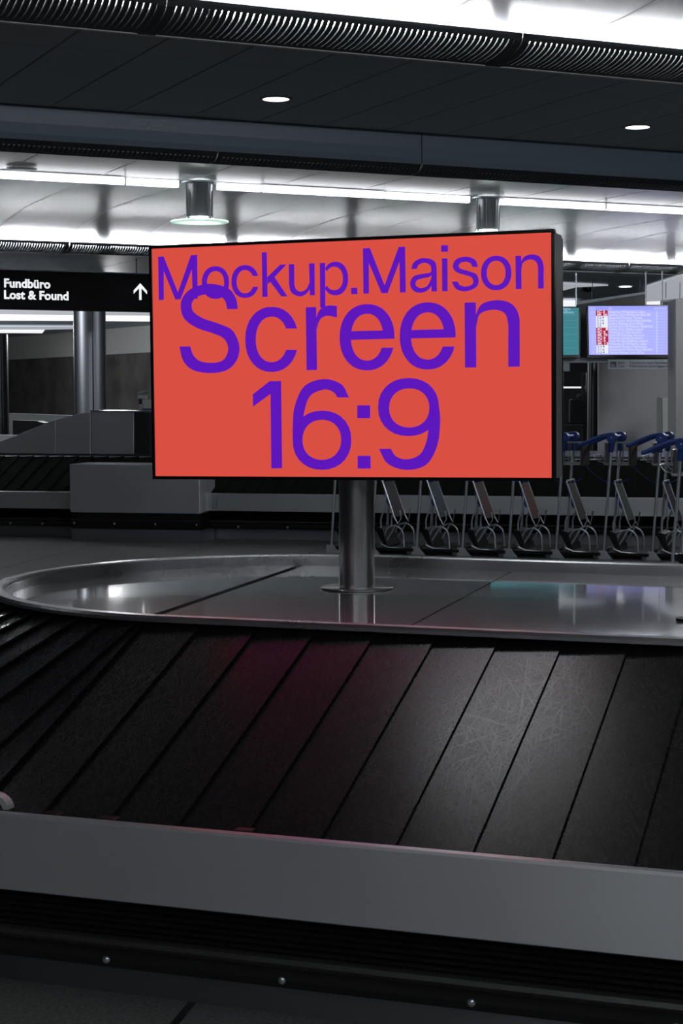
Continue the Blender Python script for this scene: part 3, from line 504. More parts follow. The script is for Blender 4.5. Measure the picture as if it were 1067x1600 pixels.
[(3.63,6.538,3.177,6.542),(3.617,6.611,3.166,6.594),(3.608,6.685,3.157,6.649),(3.6,6.759,3.148,6.703),(3.587,6.832,3.137,6.755),(3.569,6.904,3.122,6.805),(3.54,6.973,3.102,6.85),(3.505,7.042,3.076,6.891),(3.465,7.112,3.048,6.929),(3.419,7.18,3.016,6.964),(3.364,7.244,2.979,6.996),(3.297,7.304,2.936,7.025),(3.216,7.356,2.886,7.051),(3.115,7.403,2.828,7.075),(2.997,7.447,2.761,7.096),(2.867,7.486,2.689,7.115),(2.731,7.518,2.612,7.13),(2.595,7.54,2.534,7.14),(2.464,7.551,2.457,7.146),(2.335,7.548,2.376,7.145),(2.2,7.534,2.288,7.139),(2.066,7.51,2.199,7.129),(1.936,7.479,2.113,7.115),(1.815,7.442,2.034,7.097),(1.709,7.4,1.965,7.077),(1.616,7.353,1.908,7.052),(1.532,7.298,1.859,7.024),(1.457,7.236,1.817,6.992),(1.392,7.171,1.781,6.958),(1.337,7.103,1.75,6.922),(1.291,7.035,1.724,6.887),(1.256,6.964,1.703,6.852),(1.231,6.89,1.689,6.815),(1.216,6.813,1.679,6.777),(1.209,6.735,1.675,6.739),(1.21,6.658,1.675,6.701),(1.216,6.584,1.679,6.662),(1.228,6.511,1.685,6.625),(1.245,6.438,1.694,6.587),(1.269,6.367,1.707,6.549),(1.302,6.296,1.726,6.51),(1.345,6.229,1.753,6.472),(1.398,6.164,1.79,6.434),(1.465,6.101,1.835,6.394),(1.544,6.041,1.889,6.355),(1.633,5.983,1.95,6.315),(1.728,5.927,2.019,6.276),(1.827,5.875,2.095,6.236),(1.926,5.827,2.178,6.198),(2.03,5.784,2.272,6.162),(2.141,5.746,2.379,6.126),(2.256,5.711,2.492,6.092),(2.37,5.678,2.607,6.056),(2.478,5.645,2.721,6.02),(2.576,5.61,2.827,5.98),(2.665,5.576,2.929,5.942),(2.749,5.545,3.031,5.905),(2.827,5.513,3.131,5.867),(2.899,5.48,3.226,5.824),(2.963,5.442,3.313,5.771),(3.019,5.398,3.389,5.706),(3.068,5.347,3.457,5.623),(3.11,5.288,3.518,5.527),(3.144,5.226,3.572,5.421),(3.171,5.161,3.616,5.311),(3.189,5.097,3.649,5.203),(3.199,5.035,3.669,5.101),(3.199,4.973,3.676,5.003),(3.189,4.908,3.67,4.905),(3.17,4.844,3.652,4.807),(3.146,4.782,3.625,4.713),(3.118,4.726,3.59,4.624),(3.088,4.677,3.547,4.542),(3.056,4.635,3.496,4.465),(3.022,4.599,3.437,4.393),(2.983,4.568,3.369,4.325),(2.941,4.542,3.293,4.264),(2.893,4.52,3.21,4.21),(2.841,4.5,3.119,4.165),(2.782,4.484,3.019,4.13),(2.716,4.473,2.907,4.102),(2.645,4.465,2.787,4.082),(2.572,4.46,2.664,4.069),(2.497,4.459,2.539,4.063),(2.425,4.461,2.418,4.062),(2.351,4.466,2.294,4.068),(2.273,4.474,2.165,4.08),(2.195,4.486,2.036,4.098),(2.119,4.501,1.91,4.124),(2.048,4.52,1.793,4.155),(1.984,4.544,1.69,4.193),(1.928,4.572,1.601,4.237),(1.878,4.605,1.522,4.289),(1.832,4.642,1.453,4.346),(1.79,4.683,1.39,4.41),(1.752,4.728,1.335,4.48),(1.718,4.775,1.285,4.555),(1.688,4.826,1.244,4.638),(1.663,4.882,1.213,4.73),(1.643,4.942,1.189,4.827),(1.624,5.004,1.168,4.928),(1.605,5.065,1.147,5.028),(1.584,5.125,1.123,5.126)],
[(6.069,5.722,5.618,5.732),(5.99,5.954,5.557,5.871),(5.873,6.157,5.477,5.99),(5.722,6.325,5.38,6.085),(5.541,6.454,5.268,6.154),(5.333,6.54,5.142,6.194),(5.099,6.581,4.995,6.205),(4.841,6.574,4.86,6.186),(4.62,6.518,4.739,6.137),(4.422,6.416,4.631,6.06),(4.25,6.271,4.537,5.957),(4.11,6.088,4.462,5.83),(4.005,5.87,4.405,5.683),(3.94,5.623,4.37,5.518),(3.915,5.336,4.357,5.327),(3.933,5.054,4.366,5.14),(3.992,4.806,4.398,4.976),(4.092,4.586,4.452,4.828),(4.228,4.398,4.525,4.701),(4.397,4.249,4.617,4.596),(4.594,4.141,4.724,4.517),(4.815,4.08,4.845,4.466),(5.074,4.065,4.981,4.445),(5.308,4.099,5.127,4.453),(5.517,4.18,5.253,4.492),(5.701,4.305,5.366,4.559),(5.855,4.47,5.465,4.653),(5.976,4.671,5.547,4.77),(6.06,4.902,5.611,4.91)],
[(6.853,6.088,6.877,5.631),(6.87,6.133,6.888,5.681),(6.886,6.179,6.897,5.733),(6.901,6.225,6.907,5.784),(6.918,6.27,6.917,5.835),(6.937,6.312,6.929,5.881),(6.958,6.35,6.944,5.924),(6.982,6.383,6.962,5.962),(7.008,6.414,6.98,5.996),(7.036,6.441,7.001,6.028),(7.066,6.465,7.024,6.056),(7.098,6.487,7.05,6.082),(7.132,6.507,7.08,6.104),(7.169,6.525,7.112,6.125),(7.207,6.54,7.148,6.143),(7.248,6.552,7.186,6.158),(7.291,6.562,7.228,6.17),(7.336,6.57,7.273,6.177),(7.382,6.574,7.322,6.179),(7.431,6.575,7.377,6.176),(7.483,6.571,7.436,6.166),(7.537,6.565,7.5,6.151),(7.592,6.558,7.565,6.135),(7.646,6.55,7.63,6.119),(7.7,6.544,7.694,6.105)],
[(9.986,5.25,9.521,5.572),(9.982,5.473,9.495,5.69),(9.956,5.667,9.459,5.799),(9.907,5.846,9.412,5.898),(9.836,6.01,9.355,5.985),(9.746,6.158,9.289,6.06),(9.636,6.286,9.215,6.122),(9.509,6.394,9.134,6.169),(9.367,6.478,9.045,6.201),(9.211,6.539,8.949,6.217),(9.041,6.574,8.842,6.217),(8.845,6.583,8.747,6.201),(8.668,6.565,8.66,6.17),(8.505,6.521,8.579,6.122),(8.355,6.452,8.505,6.06),(8.219,6.358,8.438,5.984),(8.099,6.24,8.381,5.896),(7.997,6.103,8.334,5.796),(7.914,5.946,8.296,5.685),(7.852,5.772,8.27,5.565),(7.813,5.583,8.255,5.435),(7.796,5.372,8.252,5.286),(7.803,5.15,8.26,5.152),(7.833,4.956,8.28,5.028),(7.885,4.777,8.312,4.914),(7.96,4.614,8.354,4.809),(8.055,4.468,8.406,4.715),(8.169,4.342,8.468,4.634),(8.299,4.238,8.539,4.565),(8.445,4.158,8.617,4.511),(8.604,4.102,8.702,4.472),(8.778,4.073,8.794,4.448),(8.975,4.07,8.899,4.44),(9.15,4.093,8.999,4.448),(9.31,4.143,9.09,4.473),(9.457,4.217,9.174,4.513),(9.589,4.316,9.252,4.568),(9.705,4.436,9.321,4.637),(9.803,4.577,9.383,4.719),(9.881,4.735,9.435,4.813),(9.939,4.91,9.477,4.918)],
[(12.375,5.246,11.914,5.564),(12.372,5.47,11.888,5.682),(12.345,5.664,11.851,5.791),(12.296,5.844,11.803,5.889),(12.226,6.009,11.746,5.977),(12.135,6.157,11.679,6.052),(12.026,6.286,11.605,6.113),(11.9,6.394,11.523,6.16),(11.758,6.479,11.434,6.192),(11.602,6.54,11.338,6.209),(11.433,6.575,11.229,6.209),(11.237,6.585,11.134,6.193),(11.06,6.567,11.046,6.162),(10.898,6.523,10.965,6.115),(10.748,6.454,10.89,6.053),(10.613,6.359,10.824,5.977),(10.493,6.242,10.766,5.889),(10.391,6.104,10.718,5.789),(10.309,5.946,10.681,5.679),(10.248,5.772,10.655,5.559),(10.209,5.582,10.64,5.429),(10.192,5.371,10.637,5.28),(10.199,5.148,10.646,5.147),(10.229,4.954,10.667,5.024),(10.282,4.774,10.699,4.91),(10.357,4.61,10.741,4.805),(10.452,4.464,10.795,4.712),(10.566,4.338,10.857,4.63),(10.697,4.234,10.928,4.562),(10.842,4.153,11.007,4.508),(11.001,4.098,11.093,4.469),(11.174,4.068,11.186,4.446),(11.371,4.065,11.292,4.439),(11.545,4.089,11.393,4.447),(11.705,4.139,11.484,4.472),(11.851,4.214,11.568,4.512),(11.983,4.313,11.646,4.567),(12.098,4.434,11.716,4.636),(12.195,4.575,11.777,4.719),(12.273,4.734,11.829,4.813),(12.329,4.91,11.871,4.918)],
[(13.143,6.058,13.168,5.615),(13.18,6.129,13.188,5.699),(13.212,6.204,13.203,5.788),(13.244,6.279,13.217,5.877),(13.281,6.35,13.237,5.961),(13.328,6.413,13.267,6.036),(13.389,6.465,13.312,6.097),(13.47,6.506,13.378,6.143),(13.566,6.538,13.46,6.18),(13.672,6.563,13.552,6.207),(13.782,6.58,13.648,6.226),(13.889,6.59,13.741,6.237),(13.989,6.591,13.826,6.24),(14.084,6.585,13.904,6.237),(14.18,6.57,13.983,6.225),(14.274,6.548,14.06,6.206),(14.363,6.518,14.131,6.179),(14.445,6.481,14.194,6.144),(14.517,6.435,14.246,6.102),(14.58,6.383,14.287,6.051),(14.636,6.322,14.317,5.991),(14.684,6.254,14.339,5.923),(14.725,6.178,14.356,5.85),(14.76,6.095,14.369,5.773),(14.788,6.004,14.38,5.695),(14.807,5.908,14.388,5.619),(14.817,5.806,14.391,5.546),(14.82,5.697,14.39,5.469),(14.819,5.577,14.387,5.383),(14.818,5.444,14.384,5.283),(14.818,5.296,14.383,5.163),(14.819,5.127,14.383,5.019),(14.819,4.939,14.382,4.853),(14.819,4.737,14.382,4.673),(14.817,4.53,14.381,4.486),(14.816,4.322,14.381,4.299),(14.815,4.12,14.38,4.119)],
[(8.23,1.411,7.82,1.426),(8.207,1.692,7.804,1.617),(8.128,1.934,7.753,1.781),(7.998,2.144,7.666,1.923),(7.822,2.317,7.55,2.04),(7.604,2.445,7.406,2.127),(7.352,2.526,7.239,2.181),(7.057,2.554,7.044,2.2),(6.761,2.529,6.849,2.182),(6.504,2.452,6.679,2.13),(6.28,2.325,6.532,2.044),(6.095,2.152,6.41,1.927),(5.957,1.941,6.319,1.784),(5.869,1.697,6.261,1.619),(5.837,1.413,6.24,1.428),(5.861,1.129,6.255,1.236),(5.94,0.884,6.308,1.071),(6.073,0.673,6.395,0.928),(6.253,0.5,6.513,0.811),(6.473,0.372,6.659,0.724),(6.728,0.294,6.826,0.671),(7.024,0.268,7.022,0.653),(7.32,0.296,7.217,0.672),(7.575,0.376,7.386,0.726),(7.796,0.505,7.532,0.813),(7.978,0.678,7.652,0.93),(8.114,0.888,7.743,1.072),(8.199,1.13,7.799,1.236),(8.23,1.411,7.82,1.426)],
[(5.837,1.461,6.24,1.461),(5.838,1.539,6.241,1.501),(5.837,1.612,6.24,1.535),(5.836,1.685,6.24,1.57),(5.836,1.762,6.24,1.61),(5.839,1.847,6.241,1.658),(5.845,1.945,6.244,1.721),(5.852,2.058,6.246,1.798),(5.857,2.183,6.247,1.887),(5.865,2.317,6.248,1.985),(5.879,2.454,6.253,2.091),(5.902,2.591,6.265,2.201),(5.936,2.725,6.285,2.314),(5.981,2.86,6.312,2.439),(6.034,3.002,6.344,2.578),(6.095,3.144,6.383,2.723),(6.167,3.279,6.429,2.863),(6.248,3.4,6.483,2.988),(6.342,3.499,6.548,3.09),(6.452,3.578,6.628,3.168),(6.579,3.643,6.724,3.23),(6.717,3.693,6.828,3.278),(6.859,3.729,6.934,3.314),(6.998,3.753,7.035,3.34),(7.129,3.763,7.124,3.358),(7.257,3.76,7.202,3.365),(7.387,3.74,7.275,3.358),(7.516,3.708,7.343,3.342),(7.637,3.665,7.405,3.319),(7.748,3.614,7.462,3.292),(7.842,3.556,7.512,3.266),(7.917,3.489,7.553,3.237),(7.975,3.409,7.586,3.203),(8.022,3.32,7.613,3.166),(8.064,3.228,7.637,3.127),(8.105,3.135,7.661,3.088),(8.152,3.046,7.688,3.051)],
[(11.71,2.651,11.336,2.621),(11.685,2.921,11.319,2.803),(11.606,3.154,11.267,2.961),(11.475,3.357,11.18,3.097),(11.297,3.525,11.062,3.21),(11.078,3.65,10.918,3.294),(10.825,3.729,10.75,3.347),(10.529,3.758,10.555,3.366),(10.232,3.736,10.359,3.351),(9.975,3.663,10.189,3.302),(9.75,3.542,10.041,3.22),(9.566,3.377,9.919,3.109),(9.427,3.175,9.828,2.973),(9.34,2.941,9.771,2.815),(9.308,2.668,9.75,2.632),(9.333,2.394,9.766,2.448),(9.414,2.158,9.82,2.289),(9.547,1.953,9.907,2.152),(9.728,1.786,10.027,2.039),(9.95,1.661,10.172,1.955),(10.206,1.585,10.341,1.903),(10.503,1.559,10.537,1.886),(10.8,1.584,10.733,1.902),(11.055,1.659,10.902,1.953),(11.277,1.782,11.049,2.035),(11.459,1.947,11.169,2.146),(11.595,2.148,11.259,2.282),(11.679,2.381,11.315,2.439),(11.71,2.651,11.336,2.621)],
[(11.697,2.792,11.336,2.614),(11.709,2.687,11.334,2.525),(11.723,2.586,11.335,2.44),(11.738,2.485,11.335,2.354),(11.75,2.38,11.334,2.265),(11.757,2.267,11.33,2.172),(11.757,2.142,11.322,2.071),(11.75,1.999,11.311,1.958),(11.741,1.842,11.297,1.835),(11.726,1.677,11.281,1.706),(11.705,1.51,11.262,1.578),(11.675,1.35,11.238,1.457),(11.634,1.202,11.209,1.347),(11.584,1.063,11.176,1.248),(11.525,0.925,11.14,1.154),(11.457,0.794,11.099,1.066),(11.381,0.672,11.053,0.986),(11.295,0.565,11.001,0.915),(11.199,0.477,10.94,0.854),(11.088,0.408,10.867,0.803),(10.963,0.356,10.783,0.761),(10.828,0.317,10.691,0.728),(10.689,0.293,10.598,0.703),(10.551,0.28,10.507,0.687),(10.42,0.277,10.424,0.678),(10.29,0.287,10.347,0.678),(10.157,0.31,10.27,0.689),(10.026,0.344,10.197,0.707),(9.9,0.39,10.128,0.732),(9.785,0.445,10.064,0.761),(9.685,0.508,10.009,0.794),(9.604,0.583,9.963,0.831),(9.54,0.672,9.925,0.876),(9.485,0.771,9.894,0.925),(9.437,0.875,9.866,0.977),(9.388,0.979,9.838,1.029),(9.334,1.077,9.807,1.078)]]
# ================================================================== BAGGAGE CAROUSEL (front)
NC, TC = 5.634, -2.16
def sweep(prof, T_, N_, O, t0, t1, closed=False, arc=28, back=True, name='x', material='steel', parent=None, smooth=True):
    # prof: (distance outward from the centre line, z). Front straight from t1 to t0, round the end at t0, back straight to t1. O = centre of the round end
    st = [(O + T_ * (t1 - t0), -N_), (O, -N_)]
    for i in range(1, arc + 1):
        a = PI * i / arc; st.append((O, -N_ * math.cos(a) - T_ * math.sin(a)))
    if back: st.append((O + T_ * (t1 - t0), N_))
    m = MB(); n = len(prof); vs = []
    for c, d in st: vs += [c + d * r + Z * z for r, z in prof]
    fs = []
    for j in range(len(st) - 1):
        for i in range(n if closed else n - 1):
            k = (i + 1) % n; fs.append((j * n + i, j * n + k, (j + 1) * n + k, (j + 1) * n + i))
    if closed: fs += [tuple(range(n)), tuple((len(st) - 1) * n + i for i in range(n))]
    m.add(vs, fs); return m.build(name, material, parent, smooth=smooth)
def carousel(T_, N_, O, t1, car, front_only=False, pitch=.18, rin=1.0, phase=0.0, deck_seams=()):
    ARC = 72 if not front_only else 2
    S = lambda prof, name, material, closed=True, smooth=True: sweep(prof, T_, N_, O, 0, t1, closed, ARC, not front_only, name, material, car, False)
    # stainless outer band: thin flange on top and the face
    S([(2.020, .502), (2.034, .5055), (2.054, .505), (2.060, .499), (2.060, .322), (2.054, .318), (2.045, .318), (2.045, .49), (2.020, .494)], 'outer_band', 'band')
    ribs = [(2.03, .325)]
    for k in range(6):
        z = .315 - k * .016; ribs += [(2.028 - k * .002, z), (2.036 - k * .002, z - .005), (2.028 - k * .002, z - .010), (2.016 - k * .002, z - .012)]
    ribs += [(1.93, .215), (1.93, .325)]
    S(ribs, 'ribbed_bumper', 'rubber_black')
    S([(1.94, .222), (2.012, .222), (2.024, .214), (2.028, .203), (2.022, .192), (2.005, .186), (1.99, .18), (1.985, .150), (1.965, .125), (1.90, .118), (1.90, .222)], 'bumper_rail', 'bumper')
    S([(1.80, .0), (1.80, .118), (1.79, .118), (1.79, 0)], 'kickplate', 'kick')
    # deck rim and deck
    S([(1.055, .842), (1.055, .852), (1.048, .860), (1.012, .860), (1.006, .855), (1.004, .80), (1.0, .80), (1.0, .845), (1.03, .842)], 'deck_rim', 'steel')
    return S
M['pale_alu'] = mat('pale_aluminium', (.45, .48, .50), .45, .5)
M['bumper'] = mat('bumper_rubber', (.014, .014, .014), .42, spec=.4)
M['kick'] = mat('kick_steel', (.30, .31, .34), .4, 1)
car = thing('baggage_carousel', 'large baggage carousel with steel rim, black slats and the orange screen on it', 'baggage carousel', tn(TC, NC, 0))
O1 = tn(TC, NC, 0); T1 = 3.6
S = carousel(T, N, O1, T1, car)
# deck panels, divided by narrow joints (each panel a part)
def deck_outline(ta, tb, r, z, first):
    pts = []
    if first:
        for i in range(49):
            a = PI * i / 48; d = -N * math.cos(a) - T * math.sin(a); pts.append(O1 + d * r + Z * z)
        return pts + [tn(tb[1], NC + r, z), tn(tb[0], NC - r, z)]
    return [tn(ta[0], NC - r, z), tn(ta[1], NC + r, z), tn(tb[1], NC + r, z), tn(tb[0], NC - r, z)]
DZ = .815
js = [(-2.16, -2.16), (-2.34, -2.49), (-1.50, -1.62), (-.6, -.67), (.4, .33), (1.5, 1.5)]
g = .003
def shift(j, k): return (j[0] + k, j[1] + k)
# end panel: clipped by the first joint
pts = []
for i in range(97):
    a = PI * i / 96; d = -N * math.cos(a) - T * math.sin(a); q = O1 + d * 1.003
    tt, nn = q.dot(T), q.dot(N) - NC
    lim = js[1][0] + (js[1][1] - js[1][0]) * (nn + 1.003) / 2.006 - g
    if tt < lim: pts.append(q + Z * DZ)
pts = pts
MB().prism(pts, Z * -.02).build('deck_panel', 'deck', car)
pts = []
for i in range(97):
    a = PI * i / 96; d = -N * math.cos(a) - T * math.sin(a); q = O1 + d * 1.003
    tt, nn = q.dot(T), q.dot(N) - NC
    lim = js[1][0] + (js[1][1] - js[1][0]) * (nn + 1.003) / 2.006 + g
    if tt >= lim: pts.append((i, q + Z * DZ))
lo = [p for i, p in pts if i < 48]; hi = [p for i, p in pts if i >= 48]
poly = lo[::-1] + [None] + hi[::-1]
first_front = lo[-1]; first_back = hi[0]
ring = [tn(js[2][0] - g, NC - 1.003, DZ)] + lo + hi + [tn(js[2][1] - g, NC + 1.003, DZ)]
MB().prism(ring, Z * -.02).build('deck_panel', 'deck', car)
for a, b in zip(js[2:], js[3:]):
    a2, b2 = shift(a, g), shift(b, -g)
    MB().prism([tn(a2[0], NC - 1.003, DZ), tn(a2[1], NC + 1.003, DZ), tn(b2[1], NC + 1.003, DZ), tn(b2[0], NC - 1.003, DZ)], Z * -.02).build('deck_panel', 'deck', car)
# black frame beneath the deck and slats
MB().prism([tn(TC, NC - 1.0, 0), tn(TC, NC + 1.0, 0), tn(T1 + TC, NC + 1.0, 0), tn(T1 + TC, NC - 1.0, 0)], Z * .79).build('inner_frame', 'rubber_black', car)
# slats: run from the band up to the deck rim, each laps over its right-hand neighbour
def slat_mesh(p0, p1, q0, q1, lift, th=.006, bend=0):
    # p0,p1: lapped edge (outer, inner), q0,q1: raised edge (outer, inner)
    m = MB(); up = Z * th; L = Z * lift; n = 8
    vs = []
    for i in range(n + 1):
        k = i / n; a = p0.lerp(p1, k); b = q0.lerp(q1, k)
        vs += [a - Z * .002, b + L, b + L + up, a - Z * .002 + up]
    fs = []
    for i in range(n):
        o = i * 4
        for j in range(4): fs.append((o + j, o + (j + 1) % 4, o + 4 + (j + 1) % 4, o + 4 + j))
    fs += [(3, 2, 1, 0), (n * 4, n * 4 + 1, n * 4 + 2, n * 4 + 3)]
    return m.add(vs, fs)
def slats(T_, N_, O, t1, car, t_first, pitch, r0=2.030, z0=.462, r1=1.02, z1=.828, back=True, arcn=30, first_slant=0):
    # straight front, edge positions t_first + k*pitch measured from the round end
    k = 0; out = []
    t = t_first
    while t < t1:
        a = max(t - pitch - .035, -.0); 
        P = lambda tt, r, z: O + T_ * tt - N_ * r + Z * z
        sm = slat_mesh(P(t - pitch - .03, r0, z0), P(t - pitch - .03, r1, z1), P(t, r0, z0), P(t, r1, z1), .006 + .005 * max(0, 1 - t), .005)
        out.append(sm.build('slat', 'slat', car)); t += pitch
    # round end
    step = PI / arcn; a = -step * .0
    t_left = t_first - pitch
    for j in range(arcn):
        a1 = step * j + t_left * 0; a2 = a1 + step * 1.18
        D = lambda an: -N_ * math.cos(an) - T_ * math.sin(an)
        e = -t_left * -1 if j == 0 else 0
        q0 = O + D(a1) * r0 + Z * z0; q1 = O + D(a1) * r1 + Z * z1
        p0 = O + D(a2) * r0 + Z * z0; p1 = O + D(a2) * r1 + Z * z1
        if j == 0: q0 += T_ * t_left; q1 += T_ * t_left
        out.append(slat_mesh(p0, p1, q0, q1, .013).build('slat', 'slat', car))
    if back:
        t = 0
        while t < t1:
            P = lambda tt, r, z: O + T_ * tt + N_ * r + Z * z
            out.append(slat_mesh(P(t + pitch + .03, r0, z0), P(t + pitch + .03, r1, z1), P(t, r0, z0), P(t, r1, z1), .011).build('slat', 'slat', car)); t += pitch
    return out
slats(T, N, O1, T1, car, .10, .18)
# bolts along the bumper rail and screws in the kickplate
for i in range(8):
    t0 = -2.16 + .27 + i * .455
    c = tn(t0, NC - 1.985, .150); d = -N
    MB().ball(c, .010, .006, .010, ax=T, ay=N, az=Z, a=10, b=6).build('bolt', 'chrome', car, smooth=True)
# recessed handle on the deck at right
P0 = tn(-.70, 5.33, DZ)
m = MB().rbox(P0 + Z * .004, .16, .008, .085, .03, ax=T, ay=Z, az=N).build('recessed_handle', 'black', car)
MB().rbox(P0 + T * .012 + Z * .009, .10, .004, .04, .018, ax=T, ay=Z, az=N).build('handle_cup', 'dark_steel', m)
# bright curved bracket at the left end of the band
m = MB(); ctr = tn(-2.2, NC - 2.0, .50)
pts = []
for i in range(13):
    a = PI * i / 12; pts.append((math.cos(a) * .055, math.sin(a) * .038))
for (x0, z0), (x1, z1) in zip(pts, pts[1:]):
    m.add([ctr + T * x0 + Z * z0, ctr + T * x1 + Z * z1, ctr + T * x1 * .72 + Z * z1 * .6, ctr + T * x0 * .72 + Z * z0 * .6,
           ctr + T * x0 + Z * z0 + N * .03, ctr + T * x1 + Z * z1 + N * .03, ctr + T * x1 * .72 + Z * z1 * .6 + N * .03, ctr + T * x0 * .72 + Z * z0 * .6 + N * .03],
          [(0, 1, 2, 3), (4, 5, 6, 7), (0, 1, 5, 4), (3, 2, 6, 7)])
m.build('curved_bracket', 'pale_alu', car)
# small dark guide blocks where the slats meet the band
for i, tt in enumerate((-2.02, -1.87, -1.52)):
    MB().rbox(tn(tt, NC - 2.005, .497), .05, .03, .016, .007, ax=T, ay=N, az=Z).build('guide_block', 'rubber_black', car)

# ================================================================== LARGE SCREEN ON ITS POLE
YS, RS, WS = .319, .008, 1.4534
E1 = (Vector((math.cos(YS), -math.sin(YS), 0)) * math.cos(RS) + Z * math.sin(RS)); E3 = Vector((math.sin(YS), math.cos(YS), 0))
E2 = E3.cross(E1) * -1
E2 = E1.cross(-E3).normalized()
if E2.z < 0: E2 = -E2
SC = Vector((.0133, 6.0, 1.6363)); HS = WS * 9 / 16
scr = thing('display_stand', 'large landscape display with orange picture and purple lettering on a steel pole', 'screen', Vector((.03, 6.19, DZ)))
BZ = .0115
# bezel ring
m = MB()
o = SC + E3 * -.004
def fr(a, b, d=0): return o + E1 * a + E2 * b + E3 * d
W2, H2 = WS / 2, HS / 2; W3, H3 = W2 + BZ, H2 + BZ
for (a0, b0, a1, b1) in ((-W3, H2, W3, H3), (-W3, -H3, W3, -H2), (-W3, -H2, -W2, H2), (W2, -H2, W3, H2)):
    m.box(fr(a0, b0), E1 * (a1 - a0), E2 * (b1 - b0), E3 * .03)
m.build('bezel', 'black_gloss', scr, bevel=.002)
MB().rbox(SC + E3 * .083, 2 * W3 - .006, .118, 2 * H3 - .014, .006, ax=E1, ay=E3, az=E2).build('housing', 'housing', scr, bevel=.002)
MB().rbox(SC + E3 * .154, 2 * W3 - .010, .034, 2 * H3 - .024, .010, ax=E1, ay=E3, az=E2).build('back_cover', 'black', scr)
fc = MB().box(fr(-W2, -H2, .004), E1 * WS, E2 * HS, E3 * .004).build('display_panel', 'face', scr)
m = MB(); dz = .0025; unit = WS / 16
def sp(x, y): return fr(x * unit - W2, y * unit - H2, dz)
for q in POLYS: m.add([sp(*p) for p in q], [tuple(range(len(q)))])
for s in STRIPS:
    vs = []
    for a, b, c, d in s: vs += [sp(a, b), sp(c, d)]
    m.add(vs, [(2 * i, 2 * i + 1, 2 * i + 3, 2 * i + 2) for i in range(len(s) - 1)])
m.build('lettering', 'ink', fc, fix=False)
PB = Vector((.055, 6.19, DZ))
MB().lathe(PB, [(.0645, .006), (.0645, .60)]).build('pole', 'pole', scr, smooth=True)
MB().lathe(PB, [(.0001, .007), (.128, .007), (.132, .005), (.132, .0015)], 64).build('base_flange', 'deck', scr, smooth=True)
MB().lathe(PB, [(.131, .002), (.1345, .0015), (.1345, .0)], 64).build('flange_gasket', 'rubber_black', scr)
# ================================================================== BAGGAGE CAROUSEL (behind)
A2 = .2232
T2 = Vector((math.cos(A2), -math.sin(A2), 0)); N2 = Vector((math.sin(A2), math.cos(A2), 0))
B0 = Vector((-3.717, 18.685, 0))            # a point below the front face of its band
car2 = thing('baggage_carousel', 'distant baggage carousel behind the parked trolleys', 'baggage carousel', B0 + N2 * 1.5)
O2 = B0 + N2 * 2.06 - T2 * 3.0
carousel(T2, N2, O2, 15.5, car2, front_only=True)
def front_band(prof, name, material, parent, p0, p1, T_=T2, N_=N2):
    m = MB(); a = [p0 + N_ * (2.06 - d) + Z * z for d, z in prof]; m.prism(a, p1 - p0); return m.build(name, material, parent)
for k in range(70):
    t = .1 + k * .18
    P = lambda tt, r, z: O2 + T2 * tt - N2 * r + Z * z
    slat_mesh(P(t - .21, 2.03, .462), P(t - .21, 1.02, .84), P(t, 2.03, .462), P(t, 1.02, .84), .02, th=.01).build('slat', 'slat_matt', car2)
MB().prism([O2 - N2 * 1.05 + Z * .80, O2 + N2 * 1.0 + Z * .80, O2 + N2 * 1.0 + Z * .88, O2 - N2 * 1.05 + Z * .88], T2 * 15.5).build('centre_deck', 'dark_steel', car2)
MB().prism([O2 - N2 * 1.0, O2 + N2 * 1.0, O2 + N2 * 1.0 + Z * .79, O2 - N2 * 1.0 + Z * .79], T2 * 15.5).build('inner_frame', 'rubber_black', car2)
for px in (8, 63, 116, 390, 470):
    p = at(px, 815, 18.6); q = B0 + T2 * ((p - B0).dot(T2)) + N2 * .072 + Z * .15
    MB().ball(q, .014, .010, .014, a=8, b=5).build('bolt', 'chrome', car2)
# steel end cover standing over the band
c0 = at(115, 727, 18.3); tl = (c0 - B0).dot(T2); tr = (at(317.5, 727, 18.0) - B0).dot(T2)
def b2(t, n, z): return B0 + T2 * t + N2 * n + Z * z
cov = thing('end_cover', 'large plain steel box cover over the distant belt, left of the pole', 'cover', b2((tl + tr) / 2, 0, 0))
FN = -.30
MB().box(b2(tl, FN, .305), T2 * (tr - tl), N2 * .55, Z * .51).build('cover_panel', 'steel_band', cov, bevel=.006)
MB().box(b2(tl, FN + .03, .13), T2 * (tr - tl), N2 * .5, Z * .175).build('bumper', 'rubber_black', cov)
MB().box(b2(tl, FN + .005, .215), T2 * (tr - tl), N2 * .03, Z * .02).build('bumper_rail', 'bumper', cov)
MB().box(b2(tl, FN + .02, 0), T2 * (tr - tl), N2 * .5, Z * .13).build('kickplate', 'kick', cov)
for i in range(4): MB().ball(b2(tl + .04 + i * (tr - tl - .08) / 3, FN + .01, .19), .012, .01, .012, a=8, b=5).build('bolt', 'chrome', cov)
sw = thing('switch_box', 'small pale upright switch box between the steel cover and the belt band', 'switch', b2(tr + .07, -.05, .33))
MB().box(b2(tr + .055, -.06, .34), T2 * .045, N2 * .05, Z * .16).build('box', 'pale', sw, bevel=.003)
MB().box(b2(tr + .063, -.066, .37), T2 * .029, N2 * .008, Z * .10).build('plate', 'light_grey', sw)
